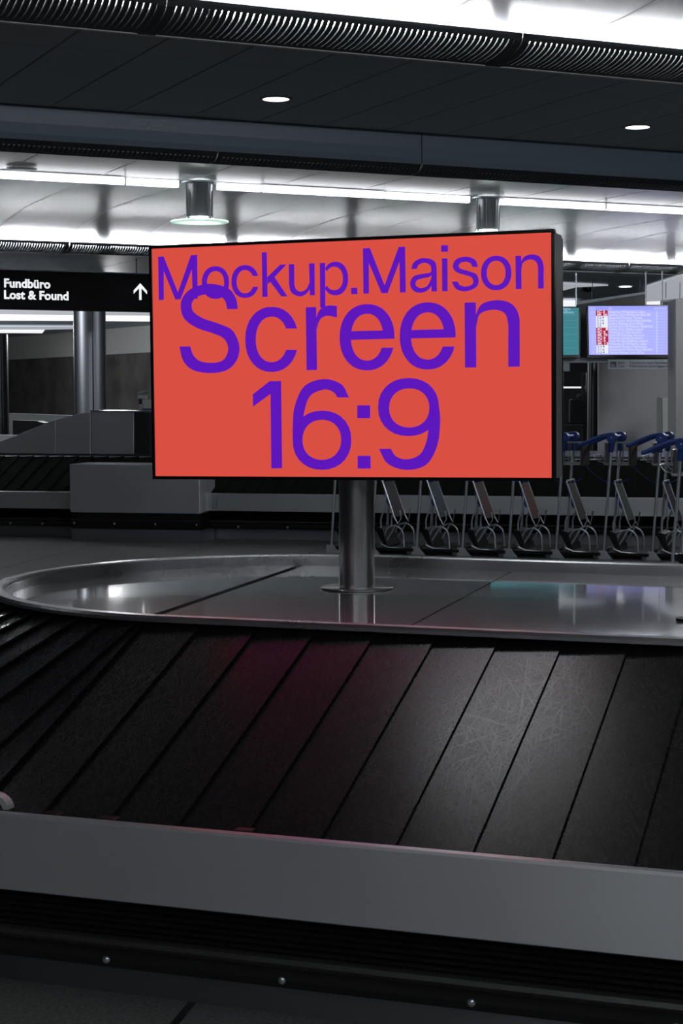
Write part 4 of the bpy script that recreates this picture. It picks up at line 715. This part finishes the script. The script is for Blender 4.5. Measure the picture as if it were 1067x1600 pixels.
# steel infeed housing rising behind the slats
YI = 19.9
def ip(px, py, dy=0): 
    p = at(px, py, YI); return b2((p - B0).dot(T2), 1.15 + dy, p.z)
hs = thing('infeed_housing', 'long sloping steel housing above the distant belt at the left edge', 'housing', ip(100, 708))
for i, q in enumerate(([(-60, 707.5), (94.5, 708.5), (94.5, 655), (0, 690), (-60, 700)], [(95.5, 708.5), (153, 709), (153, 642.5), (95.5, 654.5)], [(154, 709), (225, 709.5), (225, 643.5), (154, 642.5)])):
    MB().prism([ip(*p) for p in q], N2 * .8).build('side_panel', 'steel_band', hs, bevel=.004)
MB().prism([ip(*p, .012) for p in [(225.3, 709.5), (250, 709.5), (250, 643.8), (225.3, 643.5)]], N2 * .8).build('end_panel', 'dark_steel', hs)
MB().prism([ip(*p, -.01) for p in [(153, 642.8), (252, 644.2), (252, 642), (153, 640.8)]], N2 * .8).build('top_edge', 'steel', hs)

# ================================================================== PARKED BAGGAGE TROLLEYS
def trolley(board, side, label):
    t = thing('baggage_trolley', label, 'baggage trolley', (0, 0, 0), 'row of parked baggage trolleys')
    X, Y = Vector((1, 0, 0)), Vector((0, 1, 0)); W = .46
    def p(x, z, y=0): return Vector((x, y, z))
    for y in (0, W):
        MB().tube([p(0, .07, y), p(.066, 1.05, y)], .0135, 12).build('upright', 'alu', t, smooth=True)
        MB().prism([p(-.05, 0, y - .02), p(.085, 0, y - .02), p(.02, .082, y - .02), p(-.045, .082, y - .02)], Y * .04).build('foot', 'foot_grey', t, bevel=.003)
        h = MB().cyl(p(.072, 1.135, y - .045), p(.072, 1.135, y + .045), .048, seg=20)
        h.cyl(p(.060, 1.0, y), p(.07, 1.12, y), .024, .032, seg=14)
        hub = h.build('handle_hub', 'blue', t, smooth=True, bevel=.006)
        MB().ball(p(.072, 1.135, y - .047), .008, .005, .008, a=8, b=5).build('rivet', 'chrome', hub)
        MB().tube([p(.06, 1.165, y), p(-.02, 1.15, y), p(-.10, 1.12, y), p(-.225, 1.065, y)], .019, 10).ball(p(-.23, 1.063, y), .024, .02, .02).build('grip', 'blue', t, smooth=True)
    MB().cyl(p(.072, 1.14, .03), p(.072, 1.14, W - .03), .018, seg=12).build('crossbar', 'blue', t, smooth=True)
    MB().cyl(p(-.225, 1.066, 0), p(-.225, 1.066, W), .013, seg=10).build('push_bar', 'blue', t, smooth=True)
    # wire basket
    m = MB(); r = .0035
    x0, x1, z0, z1, y0, y1 = -.01, .215, .88, 1.085, .05, W - .05
    for z, q in ((z1, 0), (z0, 0), (z0 + .012, .01)):
        m.tube([p(x0 - q, z, y0), p(x1 + q, z, y0), p(x1 + q, z, y1), p(x0 - q, z, y1), p(x0 - q, z, y0)], r + .001, 6)
    for y in (y0, y1):
        for i in range(5): x = x0 + (x1 - x0) * i / 4; m.tube([p(x, z1, y), p(x, z0, y)], r, 6)
    for i in range(1, 6):
        y = y0 + (y1 - y0) * i / 6
        m.tube([p(x0, z0, y), p(x1, z0, y)], r, 6)
        m.tube([p(x1, z0, y), p(x1, z1, y)], r, 6)
    m.tube([p(-.005, .905, y0), p(-.065, .91, y0), p(-.112, .965, y0), p(-.112, .965, y1), p(-.065, .91, y1), p(-.005, .905, y1)], r + .0015, 6)
    for y in (.15, .25, .35): m.tube([p(-.065, .91, y), p(-.112, .965, y)], r, 6)
    m.build('wire_basket', 'chrome', t, smooth=True)
    MB().box(p(-.006, .895, y0 + .02), X * .006, Y * (y1 - y0 - .04), Z * .19).build('front_board', 'ad_grey', t)
    MB().box(p(.224, .865, y0 - .01), X * .010, Y * (y1 - y0 + .02), Z * .225).build('basket_board', side, t, bevel=.002)
    # tilted board in its chrome frame
    d = Vector((.135, 0, -.355)); d.normalize(); nrm = Vector((-d.z, 0, d.x)) * -1
    a = p(.085, .715, .06)
    MB().prism([a + d * .02, a + d * .38, a + d * .38 + Y * .32, a + d * .02 + Y * .32], nrm * .008).build('tilted_board', board, t)
    MB().tube([a + d * .39 + X * .045 + Z * .075, a + d * .41 + X * .05 + Z * .02, a + d * .43 + X * .01 - Z * .02, a + d * .38 - X * .01, a, a - Z * -.012 + Y * .02, a + Y * .33 + Z * .012, a + Y * .345, a + d * .38 + Y * .345 - X * .01, a + d * .43 + X * .01 - Z * .02 + Y * .345, a + d * .39 + X * .045 + Z * .075 + Y * .345], .0085, 8).build('board_frame', 'chrome', t, smooth=True)
    MB().prism([a + d * .10 - X * .012, a + d * .26 - X * .012, a + d * .26 - X * .03, a + d * .20 - X * .038, a + d * .12 - X * .03], Y * .30).build('brake_flap', 'blue', t)
    for y in (.06, W - .06):
        MB().tube([p(.225, .285, y), p(.19, .22, y), p(.125, .12, y)], .0095, 8).build('strut', 'alu', t, smooth=True)
        hp = []
        for i in range(11):
            q = PI * (1 - i / 10); hp.append(p(.21 + .095 * math.cos(q), .175 + .1 * math.sin(q), y))
        MB().tube([p(.10, .16, y)] + hp + [p(.312, .07, y)], .0085, 8).build('hoop', 'alu', t, smooth=True)
        MB().tube([p(.078, .10, y), p(.075, .33, y), p(.088, .38, y), p(.118, .43, y), p(.125, .60, y)], .009, 8).build('rear_stay', 'alu', t, smooth=True)
    MB().prism([p(.03, .235, .03), p(.085, .13, .03), p(.14, .055, .03), p(.155, .075, .03), p(.105, .245, .03), p(.05, .26, .03)], Y * (W - .06)).build('tow_block', 'black', t, bevel=.004)
    MB().box(p(.02, .035, .0), X * .40, Y * W, Z * .03).build('platform', 'black', t, bevel=.004)
    MB().tube([p(.09, .10, .01), p(.16, .07, .01), p(.42, .05, .01)], .008, 8).build('rail', 'chrome', t, smooth=True)
    for y in (.02, W - .02):
        w_ = MB().cyl(p(.375, .025, y - .012), p(.375, .025, y + .012), .025, seg=14).build('wheel', 'ad_grey', t, smooth=True, bevel=.002)
    w_ = MB().cyl(p(.02, .03, W / 2 - .015), p(.02, .03, W / 2 + .015), .03, seg=14).build('wheel', 'rubber_black', t, smooth=True, bevel=.002)
    pts = []
    for i in range(15):
        k = i / 14; pts.append(p(.22 + .41 * k, .86 + (-.12) * k - .36 * k * (1 - k), .30))
    MB().tube(pts, .0045, 6).build('tether_cord', 'blue_cord', t, smooth=True)
    return t
TP = [(-.10, 'ad_charcoal', 'ad_charcoal', 'trolley mostly hidden behind the left side of the steel pole'),
      (.29, 'ad_charcoal', 'ad_charcoal', 'trolley just right of the steel pole, below the large screen'),
      (.72, 'ad_teal', 'ad_charcoal', 'trolley with a dark teal tilted board, below the large screen'),
      (1.151, 'ad_maroon', 'ad_charcoal', 'trolley with a maroon board, left one of the two maroon ones'),
      (1.582, 'ad_maroon', 'ad_charcoal', 'trolley with a maroon board, right one of the two maroon ones'),
      (2.013, 'ad_charcoal', 'ad_charcoal', 'trolley with a charcoal tilted board, standing at the right edge of the large screen'),
      (2.444, 'ad_sage', 'ad_brown', 'trolley with a grey-green tilted board and brown basket board'),
      (2.875, 'ad_charcoal', 'ad_charcoal', 'trolley second from the right end of the row, with charcoal board')]
for x, bd, sd, lb in TP:
    t = trolley(bd, sd, 'blue-handled ' + lb)
    y = 16.45 - (x - .72) * .278
    t.matrix_world = Matrix.Translation((x, y, 0)) @ Matrix.Rotation(-AA, 4, 'Z')
t = trolley('ad_charcoal', 'ad_charcoal', 'blue-handled trolley nearest to us, cut off by the right edge of the picture')
t.matrix_world = Matrix.Translation((2.64, 13.7, 0)) @ Matrix.Rotation(-AA, 4, 'Z')

# ================================================================== HANGING SIGN, LEFT
SVv = 20.0
def sg(px, py, dv=0):
    d = CR * ((px - 533.5) / F_PX) - CU * ((py - 800) / F_PX) + CF; k = SVv / d.dot(V); q = Vector((0, 0, EYE)) + d * k; return q + V * dv
sgn = thing('hanging_sign', 'black hanging sign reading Fundbüro / Lost & Found with an up arrow', 'sign', sg(100, 421))
ua, ub = 4.26, 7.4; zb, zt = 2.558, 3.013
MB().box(uv(ua, SVv, zb), U * (ub - ua), V * .18, Z * (zt - zb)).build('sign_box', 'sign_black', sgn, bevel=.004)
MB().box(uv(ua, SVv - .004, zt - .002), U * (ub - ua), V * .19, Z * .012).build('top_rail', 'dark_steel', sgn)
k = SVv / 2685.4
o = sg(5.5, 448.5, -.003); a = text('t', 'Fundbüro', .140, uv(o.dot(U), SVv - .004, o.z), U, Z, 'text_white', None, bold=.0045, width=.554)
o2 = sg(5.5, 466.5, -.003); b = text('t', 'Lost & Found', .140, uv(o2.dot(U), SVv - .004, o2.z), U, Z, 'text_white', None, bold=.0045, width=.774)
merge([a, b], 'lettering', sgn)
c = sg(219, 456); cu, cz = c.dot(U), c.z
m = MB(); y = SVv - .004
def sq(x, z): return uv(cu + x * 1.09, y, cz + z * 1.09)
m.add([sq(-.014, -.09), sq(.014, -.09), sq(.014, .06), sq(-.014, .06)], [(0, 1, 2, 3)])
m.add([sq(-.078, .012), sq(0, .094), sq(0, .054), sq(-.078, -.025)], [(0, 1, 2, 3)]); m.add([sq(.078, .012), sq(0, .094), sq(0, .054), sq(.078, -.025)], [(0, 1, 2, 3)])
m.build('arrow', 'text_white', sgn, fix=False)
for u_ in (4.75, 6.6): MB().cyl(uv(u_, SVv + .09, zt), uv(u_, SVv + .09, 3.2), .008, seg=8).build('hanger', 'dark_steel', sgn)

# ================================================================== LEFT BACKGROUND
def wall_quad(name, pts, material, back=Vector((0, .3, 0))):
    return struct(MB().prism(pts, back).build(name, material))
# stone dado and pale wall above it
pL, pR = at(-30, 568, 49.8), at(560, 540, 33.0)
pL.z = 0; pR.z = 0
wd = (pR - pL)
wall_quad('wall_back', [pL, pR, pR + Z * 2.6, pL + Z * 2.6], 'stone', Vector((0, .3, 0)))
wall_quad('wall_back_upper', [pL + Z * 2.6, pR + Z * 2.6, pR + Z * 3.4, pL + Z * 3.4], 'grey_wall')
# two steel-clad columns
def column(px0, px1, Y, label, split=.66, zt=3.3, material='column'):
    a, b = at(px0, 600, Y), at(px1, 600, Y); c = (a + b) / 2; r = (b - a).length / 2; c.z = 0
    t = thing('steel_column', label, 'column', c)
    n = 40; pts = [c + Vector((math.cos(2 * PI * i / n) * r, math.sin(2 * PI * i / n) * r, 0)) for i in range(n)]
    MB().prism(pts, Z * zt).build('cladding', material, t, smooth=True)
    a_ = -PI / 2 + math.asin((split - .5) * 2)
    MB().cyl(c + Vector((math.cos(a_) * r, math.sin(a_) * r, 0)), c + Vector((math.cos(a_) * r, math.sin(a_) * r, zt)), .009, seg=6).build('joint', 'black', t)
    return t
column(116, 166, 24.5, 'steel-clad round column under the black sign, behind the sloping steel housing')
column(-22, 13, 28, 'dark steel column cut off by the left edge of the picture', split=.78, zt=2.55, material='dark_steel')
# low pale counter and black bench behind the housing
t = thing('counter', 'low pale counter wall in front of the dark stone wall at left', 'counter', at(60, 660, 27))
a = at(14, 648.5, 27); b = at(118, 652.5, 27)
MB().prism([Vector((a.x, a.y, 0)), Vector((b.x, b.y, 0)), b, a], Vector((0, .2, 0))).build('counter_body', 'pale', t)
MB().prism([a, b, b + Z * .03, a + Z * .03], Vector((0, .25, 0))).build('counter_top', 'light_grey', t)
t = thing('bench', 'long low black bench top in front of the pale counter', 'bench', at(45, 670, 25.5))
pts = [at(20, 656.5, 25.5), at(58, 658, 25.5), at(68, 661, 25.5), at(68, 676, 25.5), at(20, 680, 25.5)]
MB().prism(pts, Vector((0, .5, 0))).build('seat', 'black', t)
MB().prism([at(24, 781, 25.6), at(60, 781, 25.6), at(60, 670, 25.6), at(24, 670, 25.6)], Vector((0, .4, 0))).build('base', 'rubber_black', t)
t = thing('side_table', 'pale low ledge at the left edge below the black bench', 'ledge', at(5, 690, 24))
MB().prism([at(-25, 680, 24), at(20, 681, 24), at(20, 684, 24), at(-25, 700, 24)], Vector((0, .6, 0))).build('ledge_top', 'light_grey', t)
# desk printer and paper holder on the housing end
t = thing('counter_printer', 'small grey printer with a tilted lid on top of the steel housing', 'printer', at(226, 641, 20.3))
Y0 = 20.3
MB().prism([at(213, 615, Y0), at(219, 610.5, Y0), at(229, 609, Y0), at(227, 613, Y0), at(221, 615.5, Y0)], Vector((0, .25, 0))).build('lid', 'light_grey', t)
MB().prism([at(214, 617, Y0), at(227, 617, Y0), at(226, 623, Y0), at(214, 623, Y0)], Vector((0, .25, 0))).build('body', 'grey_wall', t)
MB().prism([at(221.5, 624, Y0), at(234, 624, Y0), at(234, 638, Y0), at(224, 638, Y0)], Vector((0, .25, 0))).build('stand', 'grey_wall', t)
MB().prism([at(217, 623, Y0), at(221.3, 623, Y0), at(221.3, 641, Y0), at(217, 641, Y0)], Vector((0, .2, 0))).build('leg', 'black', t)
MB().prism([at(221, 638.2, Y0), at(236, 638.2, Y0), at(236, 642, Y0), at(221, 642, Y0)], Vector((0, .3, 0))).build('tray', 'blue_cord', t)
t = thing('paper_holder', 'small white paper holder in front of the printer', 'holder', at(219.5, 640, 20.15))
MB().prism([at(217, 631.5, 20.15), at(223, 631.5, 20.15), at(221.5, 640.5, 20.15), at(217, 640.5, 20.15)], Vector((0, .06, 0))).build('paper_stack', 'pale', t)

# far lit vault bays, their brightness put in as glow
def glow_bay(pts, z, label, group=None, tilt=0):
    t = thing('glowing_bay', label, 'glowing ceiling bay', pz(*pts[0], z), group)
    q = [pz(px, py, z) for px, py in pts]
    MB().prism(q, Z * .03).build('glow_sheet', 'far_glow', t)
    return t
M['board_dark'] = mat('board_dark', (.012,.014,.02), .5)
M['far_glow'] = mat('far_vault_glow', (.8, .8, .8), .5, emit=(.95, .97, 1), strength=.95)
M['far_dim'] = mat('far_vault_dim_glow', (.5, .5, .5), .5, emit=(.8, .84, .92), strength=.42)
def bay(pts_lit, pts_dim, z, label, power=0):  # lit vault surfaces drawn as self-glowing sheets, bright and dim
    t = thing('glowing_bay', label, 'glowing ceiling bay', pz(*pts_lit[0], z), 'bright bays in the far ceiling')
    MB().prism([pz(px, py, z) for px, py in pts_lit], Z * -.02).build('glow_sheet', 'far_glow', t)
    MB().prism([pz(px, py, z) for px, py in pts_dim], Z * -.02).build('dim_glow_sheet', 'far_dim', t)
bay([(-20, 490), (240, 492.5), (240, 501), (-20, 499)], [(-20, 478), (240, 481), (240, 492), (-20, 489.5)], 3.20, 'bright far ceiling bay just under the black sign at left')
bay([(-20, 514), (70, 514), (66, 519.5), (-20, 519)], [(-20, 508.5), (118, 509), (114, 513), (70, 513.8), (-20, 513.6)], 3.20, 'lowest far bright ceiling bay left of the column')
bay([(876, 469.5), (900, 469.5), (900, 479), (876, 479)], [(876, 441), (950, 444.5), (900, 447), (876, 453)], 3.19, 'bright ceiling patch between the large screen and the hanging sign boards')
bay([(1010, 470), (1034, 470), (1034, 479), (1010, 479)], [(1010, 446), (1075, 425), (1075, 466), (1010, 469.7)], 3.19, 'pale ceiling bay at the right edge above the blue monitor')

def far_fill(x, y, z, e, r=.25, parent=None):  # added point lamps without fittings, brightening the far walls and partition
    ld = bpy.data.lights.new('far_fill', 'POINT'); ld.energy = e; ld.shadow_soft_size = r; ld.color = (.97, .98, 1)
    lo = bpy.data.objects.new('far_fill', ld); col.objects.link(lo); lo.location = (x, y, z)
far_fill(-8.5, 36, 2.9, 420); far_fill(-4.2, 31, 2.9, 300); far_fill(-6.5, 22, 3.0, 150)
far_fill(5.6, 20.8, 3.0, 120); far_fill(5.4, 19.0, 3.1, 60)
# ================================================================== RIGHT BACKGROUND
YM = 23.5
def wq(Y, *pts): return [at(px, py, Y) for px, py in pts]
# back wall and dark opening
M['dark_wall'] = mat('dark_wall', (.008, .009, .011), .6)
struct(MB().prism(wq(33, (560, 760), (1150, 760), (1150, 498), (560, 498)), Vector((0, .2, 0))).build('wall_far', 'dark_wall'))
t = thing('partition', 'large plain grey partition wall between the dark column and the right edge', 'partition', at(990, 745, 25.5))
MB().prism(wq(25.5, (935.5, 782), (1080, 782), (1080, 560), (935.5, 560)), Vector((0, .15, 0))).build('panel', 'light_grey', t, bevel=.004)
t = thing('pale_cabinet', 'pale cabinet standing before the grey partition, behind the rightmost trolleys', 'cabinet', at(1045, 740, 23.9))
MB().prism(wq(23.9, (1034, 792.5), (1062, 792.5), (1062, 621), (1034, 621)), Vector((0, .4, 0))).build('body', 'pale', t, bevel=.006)
MB().prism(wq(23.87, (1035, 788), (1061, 788), (1061, 624), (1035, 624)), Vector((0, .02, 0))).build('door', 'pale', t, bevel=.004)
t = thing('grey_pillar', 'smooth grey pillar cut off by the right edge of the picture', 'pillar', at(1075, 745, 21))
MB().prism(wq(21, (1055.3, 816), (1120, 816), (1120, 467.5), (1055.3, 467.5)), Vector((0, .5, 0))).build('cladding', 'light_grey', t, bevel=.006)
column(917.5, 935, 26.5, 'dark steel column left of the grey partition', split=.3, zt=2.75, material='dark_steel')
# shelf rack with a suitcase in the dark opening
t = thing('luggage_rack', 'dark rack with a thin lit shelf edge right beside the large screen', 'rack', at(898, 740, 28))
for px in (879, 915): MB().prism(wq(28, (px, 768), (px + 2, 768), (px + 2, 582), (px, 582)), Vector((0, .5, 0))).build('post', 'dark_steel', t)
MB().prism(wq(28, (880, 663.5), (916, 664.5), (916, 666), (880, 665)), Vector((0, .5, 0))).build('shelf', 'dark_steel', t)
MB().prism(wq(28, (879, 604), (908, 604), (908, 606.5), (879, 606.5)), Vector((0, .3, 0))).build('shelf_light', 'text_white', t)
t = thing('suitcase', 'black soft suitcase with thin blue piping in the dark rack', 'suitcase', at(900, 662, 27.9))
c = at(901, 643, 27.9)
body = MB().rbox(c, .26, .3, .40, .05, seg=5).build('body', 'luggage', t, bevel=.01)
pts = []
for cx, cz, a0 in ((-1, -1, 180), (-1, 1, 90), (1, 1, 0)):
    rng = range(6) if a0 != 180 else range(5, -1, -1)
    for i in (range(6) if a0 != 180 else range(2)):
        a = math.radians(a0 + 90 - 90 * i / 5) if a0 != 180 else PI
        pts.append(Vector((c.x, c.y - .155, c.z)) + Vector((cx * .08 + .05 * math.cos(a), 0, cz * .15 + .05 * math.sin(a))))
MB().tube(pts, .006, 6).build('piping', 'trim_blue', t, smooth=True)
MB().tube([Vector((c.x - .03, c.y - .16, c.z + .08)), Vector((c.x + .05, c.y - .16, c.z + .085)), Vector((c.x + .12, c.y - .16, c.z + .1))], .006, 6).build('zip', 'trim_blue', t)
t = thing('crumpled_bag', 'small crumpled white bag lying on top of the suitcase', 'bag', at(904, 622, 27.8))
rb = random.Random(3); m = MB().ball(at(905.5, 619, 27.8), .052, .05, .04, a=12, b=8)
for v in m.v: v += Vector((rb.uniform(-.012, .012), rb.uniform(-.01, .01), rb.uniform(-.012, .012)))
m.build('bag_film', 'ad_grey', t)

# beam with the rail station sign
t = thing('sign_beam', 'pale grey horizontal beam under the two monitors', 'beam', at(920, 562, 23.62))
MB().prism(wq(23.62, (860, 567), (950, 566.5), (1060, 563), (1060, 558.5), (860, 559)), Vector((0, .15, 0))).build('beam', 'sign_grey', t)
MB().prism(wq(23.62, (875, 580), (890, 580), (890, 566), (875, 566)), Vector((0, .15, 0))).build('bracket', 'sign_grey', t)
t = thing('station_sign', 'grey sign strip with train pictogram reading Bahn / Train under the blue monitor', 'sign', at(1000, 577, 23.46))
MB().prism(wq(23.46, (950, 577), (1062, 576.5), (1062, 561.5), (950, 562)), Vector((0, .05, 0))).build('sign_plate', 'sign_grey', t)
YT = 23.45; s_ = YT / 2685.4; X1 = Vector((1, 0, 0))
L = []
L.append(text('t', 'Bahn', .05, at(965.5, 568.4, YT), X1, Z, 'text_dark', width=10.5 * s_))
L.append(text('t', 'Train', .05, at(965.5, 573.6, YT), X1, Z, 'text_dark', width=10 * s_))
L.append(text('t', 'Ticketautomat neben Gepäckband 13', .05, at(983, 568.4, YT), X1, Z, 'text_dark', width=66 * s_))
L.append(text('t', 'Ticket machine beside luggage belt 13', .05, at(983, 573.6, YT), X1, Z, 'text_dark', width=69 * s_))
merge(L, 'lettering', t)
pg = MB().prism(wq(YT, (953.8, 573.6), (963, 573.6), (963, 565), (953.8, 565)), Vector((0, .006, 0))).build('pictogram', 'text_dark', t)
MB().add(wq(YT - .003, (955, 571.3), (959.5, 571.3), (961.2, 572.6), (955, 572.6)), [(0, 1, 2, 3)]).add(wq(YT - .003, (955, 569.2), (958.5, 569.2), (960.2, 570.3), (955, 570.3)), [(0, 1, 2, 3)]).build('train_mark', 'sign_grey', pg, fix=False)

# monitors
def monitor(label, Y, x0, y0, x1, y1, scr, dy=.09):
    t = thing('monitor', label, 'monitor', at((x0 + x1) / 2, y1, Y))
    p = wq(Y, (x0, y1), (x1, y1 - .4), (x1 - .3, y0), (x0 - 1.5, y0)); e = 2.6
    q = wq(Y + .004, (x0 - e, y1 + e + 2.2), (x1 + e, y1 + e + 2), (x1 + e, y0 - e + .6), (x0 - e - 1.5, y0 - e + .6))
    MB().prism(q, Vector((0, dy, 0))).build('casing', 'black_gloss', t, bevel=.004)
    f = MB().prism(p, Vector((0, .004, 0))).build('display_panel', scr, t)
    xm = (x0 + min(x1, 1040)) / 2 if x0 > 900 else 880
    a = at(xm, y1 + 3.4, Y); a.y += .09
    MB().box(a - Vector((.05, 0, .012)), Vector((.10, 0, 0)), Vector((0, .10, 0)), Z * .04).build('mount', 'dark_steel', t)
    return t, f
mt, mf = monitor('lit blue train departure monitor with red and white line codes', YM, 920.5, 478.2, 1056.5, 554.5, 'mon_blue')
m1 = MB(); Yf = YM - .004
def rect(mb, x0, y0, x1, y1, Y=Yf): mb.add(wq(Y, (x0, y1), (x1, y1), (x1, y0), (x0, y0)), [(0, 1, 2, 3)])
rect(m1, 919.6, 478.6, 1056, 484); m1.build('heading_bar', 'mon_head', mf, fix=False)
rows = [('10:09', 'IC', '5', 'Winterthur ZH Flughafen St. Gallen'), ('10:12', 'IR', '36', 'Oerlikon Zürich HB Altstetten Basel SBB'), ('10:13', 'S24', '', 'Bassersdorf Winterthur Thayngen'),
        ('10:15', 'S16', '', 'Oerlikon Zürich HB Herrliberg-Feldmeilen'), ('10:17', 'S24', '', 'Oerlikon Wipkingen Zürich HB Zug'), ('10:18', 'S2', '', 'Oerlikon Zürich HB Wädenswil Ziegelbrücke'),
        ('10:20', 'IC', '1', 'Oerlikon Zürich HB Bern Lausanne'), ('10:21', 'IC', '5', 'Winterthur St. Gallen Rorschach'), ('10:26', 'IR', '70', 'Zürich HB Thalwil Baar Zug Luzern'),
        ('10:28', 'IC', '8', 'Winterthur Frauenfeld Romanshorn'), ('10:32', 'IC', '5', 'Zürich HB Olten Biel/Bienne Lausanne'), ('10:39', 'IR', '13', 'Winterthur ZH Wil Flawil St. Gallen'),
        ('10:43', 'S24', '', 'Bassersdorf Winterthur Wiesendangen'), ('10:45', 'S16', '', 'Oerlikon Zürich HB Herrliberg-Feldmeilen'), ('10:47', 'S24', '', 'Oerlikon Wipkingen Zürich HB Zug')]
wm = MB(); rm = MB(); lm = MB(); Ls = []; Ln = []
ym = YM / 2685.4
Ls.append(text('t', 'Abfahrt', .030, at(921, 482.8, Yf - .004), X1, Z, 'mon_white', width=9 * ym)); Ls.append(text('t', 'Ziel', .030, at(951, 482.8, Yf - .004), X1, Z, 'mon_white', width=5 * ym))
Ls.append(text('t', 'Gleis Hinweis', .030, at(1021.5, 482.8, Yf - .004), X1, Z, 'mon_white', width=19 * ym))
for i, (tm, c_, nn, ds) in enumerate(rows):
    y0 = 484.8 + i * 4.52; y1 = y0 + 4.1; xo = i * .09
    cf = MB(); rect(cf, 930.8 + xo, y0, 949.3 + xo, y0 + 4.52, Yf - .001); cf.build('code_field', 'mon_red' if nn else 'mon_white', mf, fix=False)
    rect(lm, 950, y0 + 4.3, 1055, y0 + 4.65, Yf - .001)
    tt_ = .036
    Ls.append(text('t', tm, tt_, at(922 + xo, y1 - .3, Yf - .004), X1, Z, 'mon_line', width=7 * ym))
    if nn:
        Ls.append(text('t', c_, tt_ * 1.25, at(932.5 + xo, y1, Yf - .004), X1, Z, 'mon_white', bold=.001, width=7 * ym))
        Ls.append(text('t', nn, tt_ * 1.25, at(942 + xo, y1, Yf - .004), X1, Z, 'mon_white', bold=.001, width=(3 if len(nn) == 1 else 6) * ym))
    else: Ln.append(text('t', c_, tt_ * 1.2, at(932 + xo, y1, Yf - .004), X1, Z, 'mon_navy', width=(11 if len(c_) > 2 else 7) * ym))
    Ls.append(text('t', ds, tt_ * 1.15, at(951 + xo, y1, Yf - .004), X1, Z, 'mon_white', width=len(ds) * 1.66 * ym))
rect(lm, 1025.5, 486, 1026.8, 552, Yf - .0015)
lm.build('row_lines', 'mon_line', mf, fix=False)
merge(Ls, 'lettering', mf); merge(Ln, 'code_lettering', mf)
tt2, tf = monitor('teal information monitor half hidden behind the large screen', YM, 770, 481, 904.5, 555, 'mon_teal')
tl_ = MB()
for y in (486.5, 492, 500.5, 511.2, 522, 532.5, 543): rect(tl_, 772, y, 902.5, y + .7)
tl_.build('row_lines', 'mon_tline', tf, fix=False)
merge([text('t', 'Next flights', .05, at(867, 484.6, Yf - .004), X1, Z, 'mon_tblue', width=24 * ym), text('t', 'Baggage delivery', .06, at(861, 490, Yf - .004), X1, Z, 'mon_tblue', width=35 * ym)], 'lettering', tf)
# rods and dark hanging boards above the monitors
for px, y0, lb in ((900, 441, 'left thin steel rod hanging above the teal monitor'), (1009, 424, 'tall thin steel rod above the blue monitor'), (1034.5, 437, 'thin steel rod right of the tall one, above the blue monitor')):
    t = thing('hanging_rod', lb, 'rod', at(px, y0, 23.7))
    top = at(px, y0, 23.545); top.z = 3.225
    MB().cyl(top, at(px, 477.5, 23.545), .009, seg=8).build('rod', 'alu', t)
    MB().cyl(top, top - Z * .09, .014, .007, seg=8).build('cone', 'alu', t)
t = thing('dark_sign_board', 'dark slanted hanging board between the two rods above the monitors', 'board', at(960, 478, 24.6))
MB().prism(wq(24.6, (901.5, 500), (1010, 500), (1010, 455.5), (901.5, 471)), Vector((0, .12, 0))).build('board', 'board_dark', t)
for hx in (925, 1000): a = at(hx, 466, 24.7 if hx < 1020 else 25.0); MB().cyl(a, Vector((a.x, a.y, 3.225)), .005, seg=6).build('hanger', 'dark_steel', t)
MB().prism(wq(24.58, (901.5, 471), (1010, 455.5), (1010, 459), (901.5, 476)), Vector((0, .02, 0))).build('top_edge', 'dark_tile', t)
t = thing('dark_sign_board', 'dark hanging board at the right edge, right of the blue monitor', 'board', at(1050, 478, 24.9))
MB().prism(wq(24.9, (1034, 500), (1120, 500), (1120, 460), (1034, 469)), Vector((0, .12, 0))).build('board', 'board_dark', t)
for hx in (1040, 1062): a = at(hx, 466, 24.7 if hx < 1020 else 25.0); MB().cyl(a, Vector((a.x, a.y, 3.225)), .005, seg=6).build('hanger', 'dark_steel', t)
MB().prism(wq(24.88, (1034, 469), (1120, 460), (1120, 463), (1034, 472.5)), Vector((0, .02, 0))).build('top_edge', 'dark_tile', t)

t = thing('dome_camera', 'tiny dome camera on the far ceiling right of the large screen', 'camera', pz(917, 449, 3.2))
MB().ball(pz(917, 450, 3.18), .10, .10, .07).build('dome', 'black_gloss', t, smooth=True)
MB().lathe(pz(917, 449, 3.2), [(.12, .02), (.12, -.015), (.10, -.02)], 20).build('collar', 'dark_tile', t)
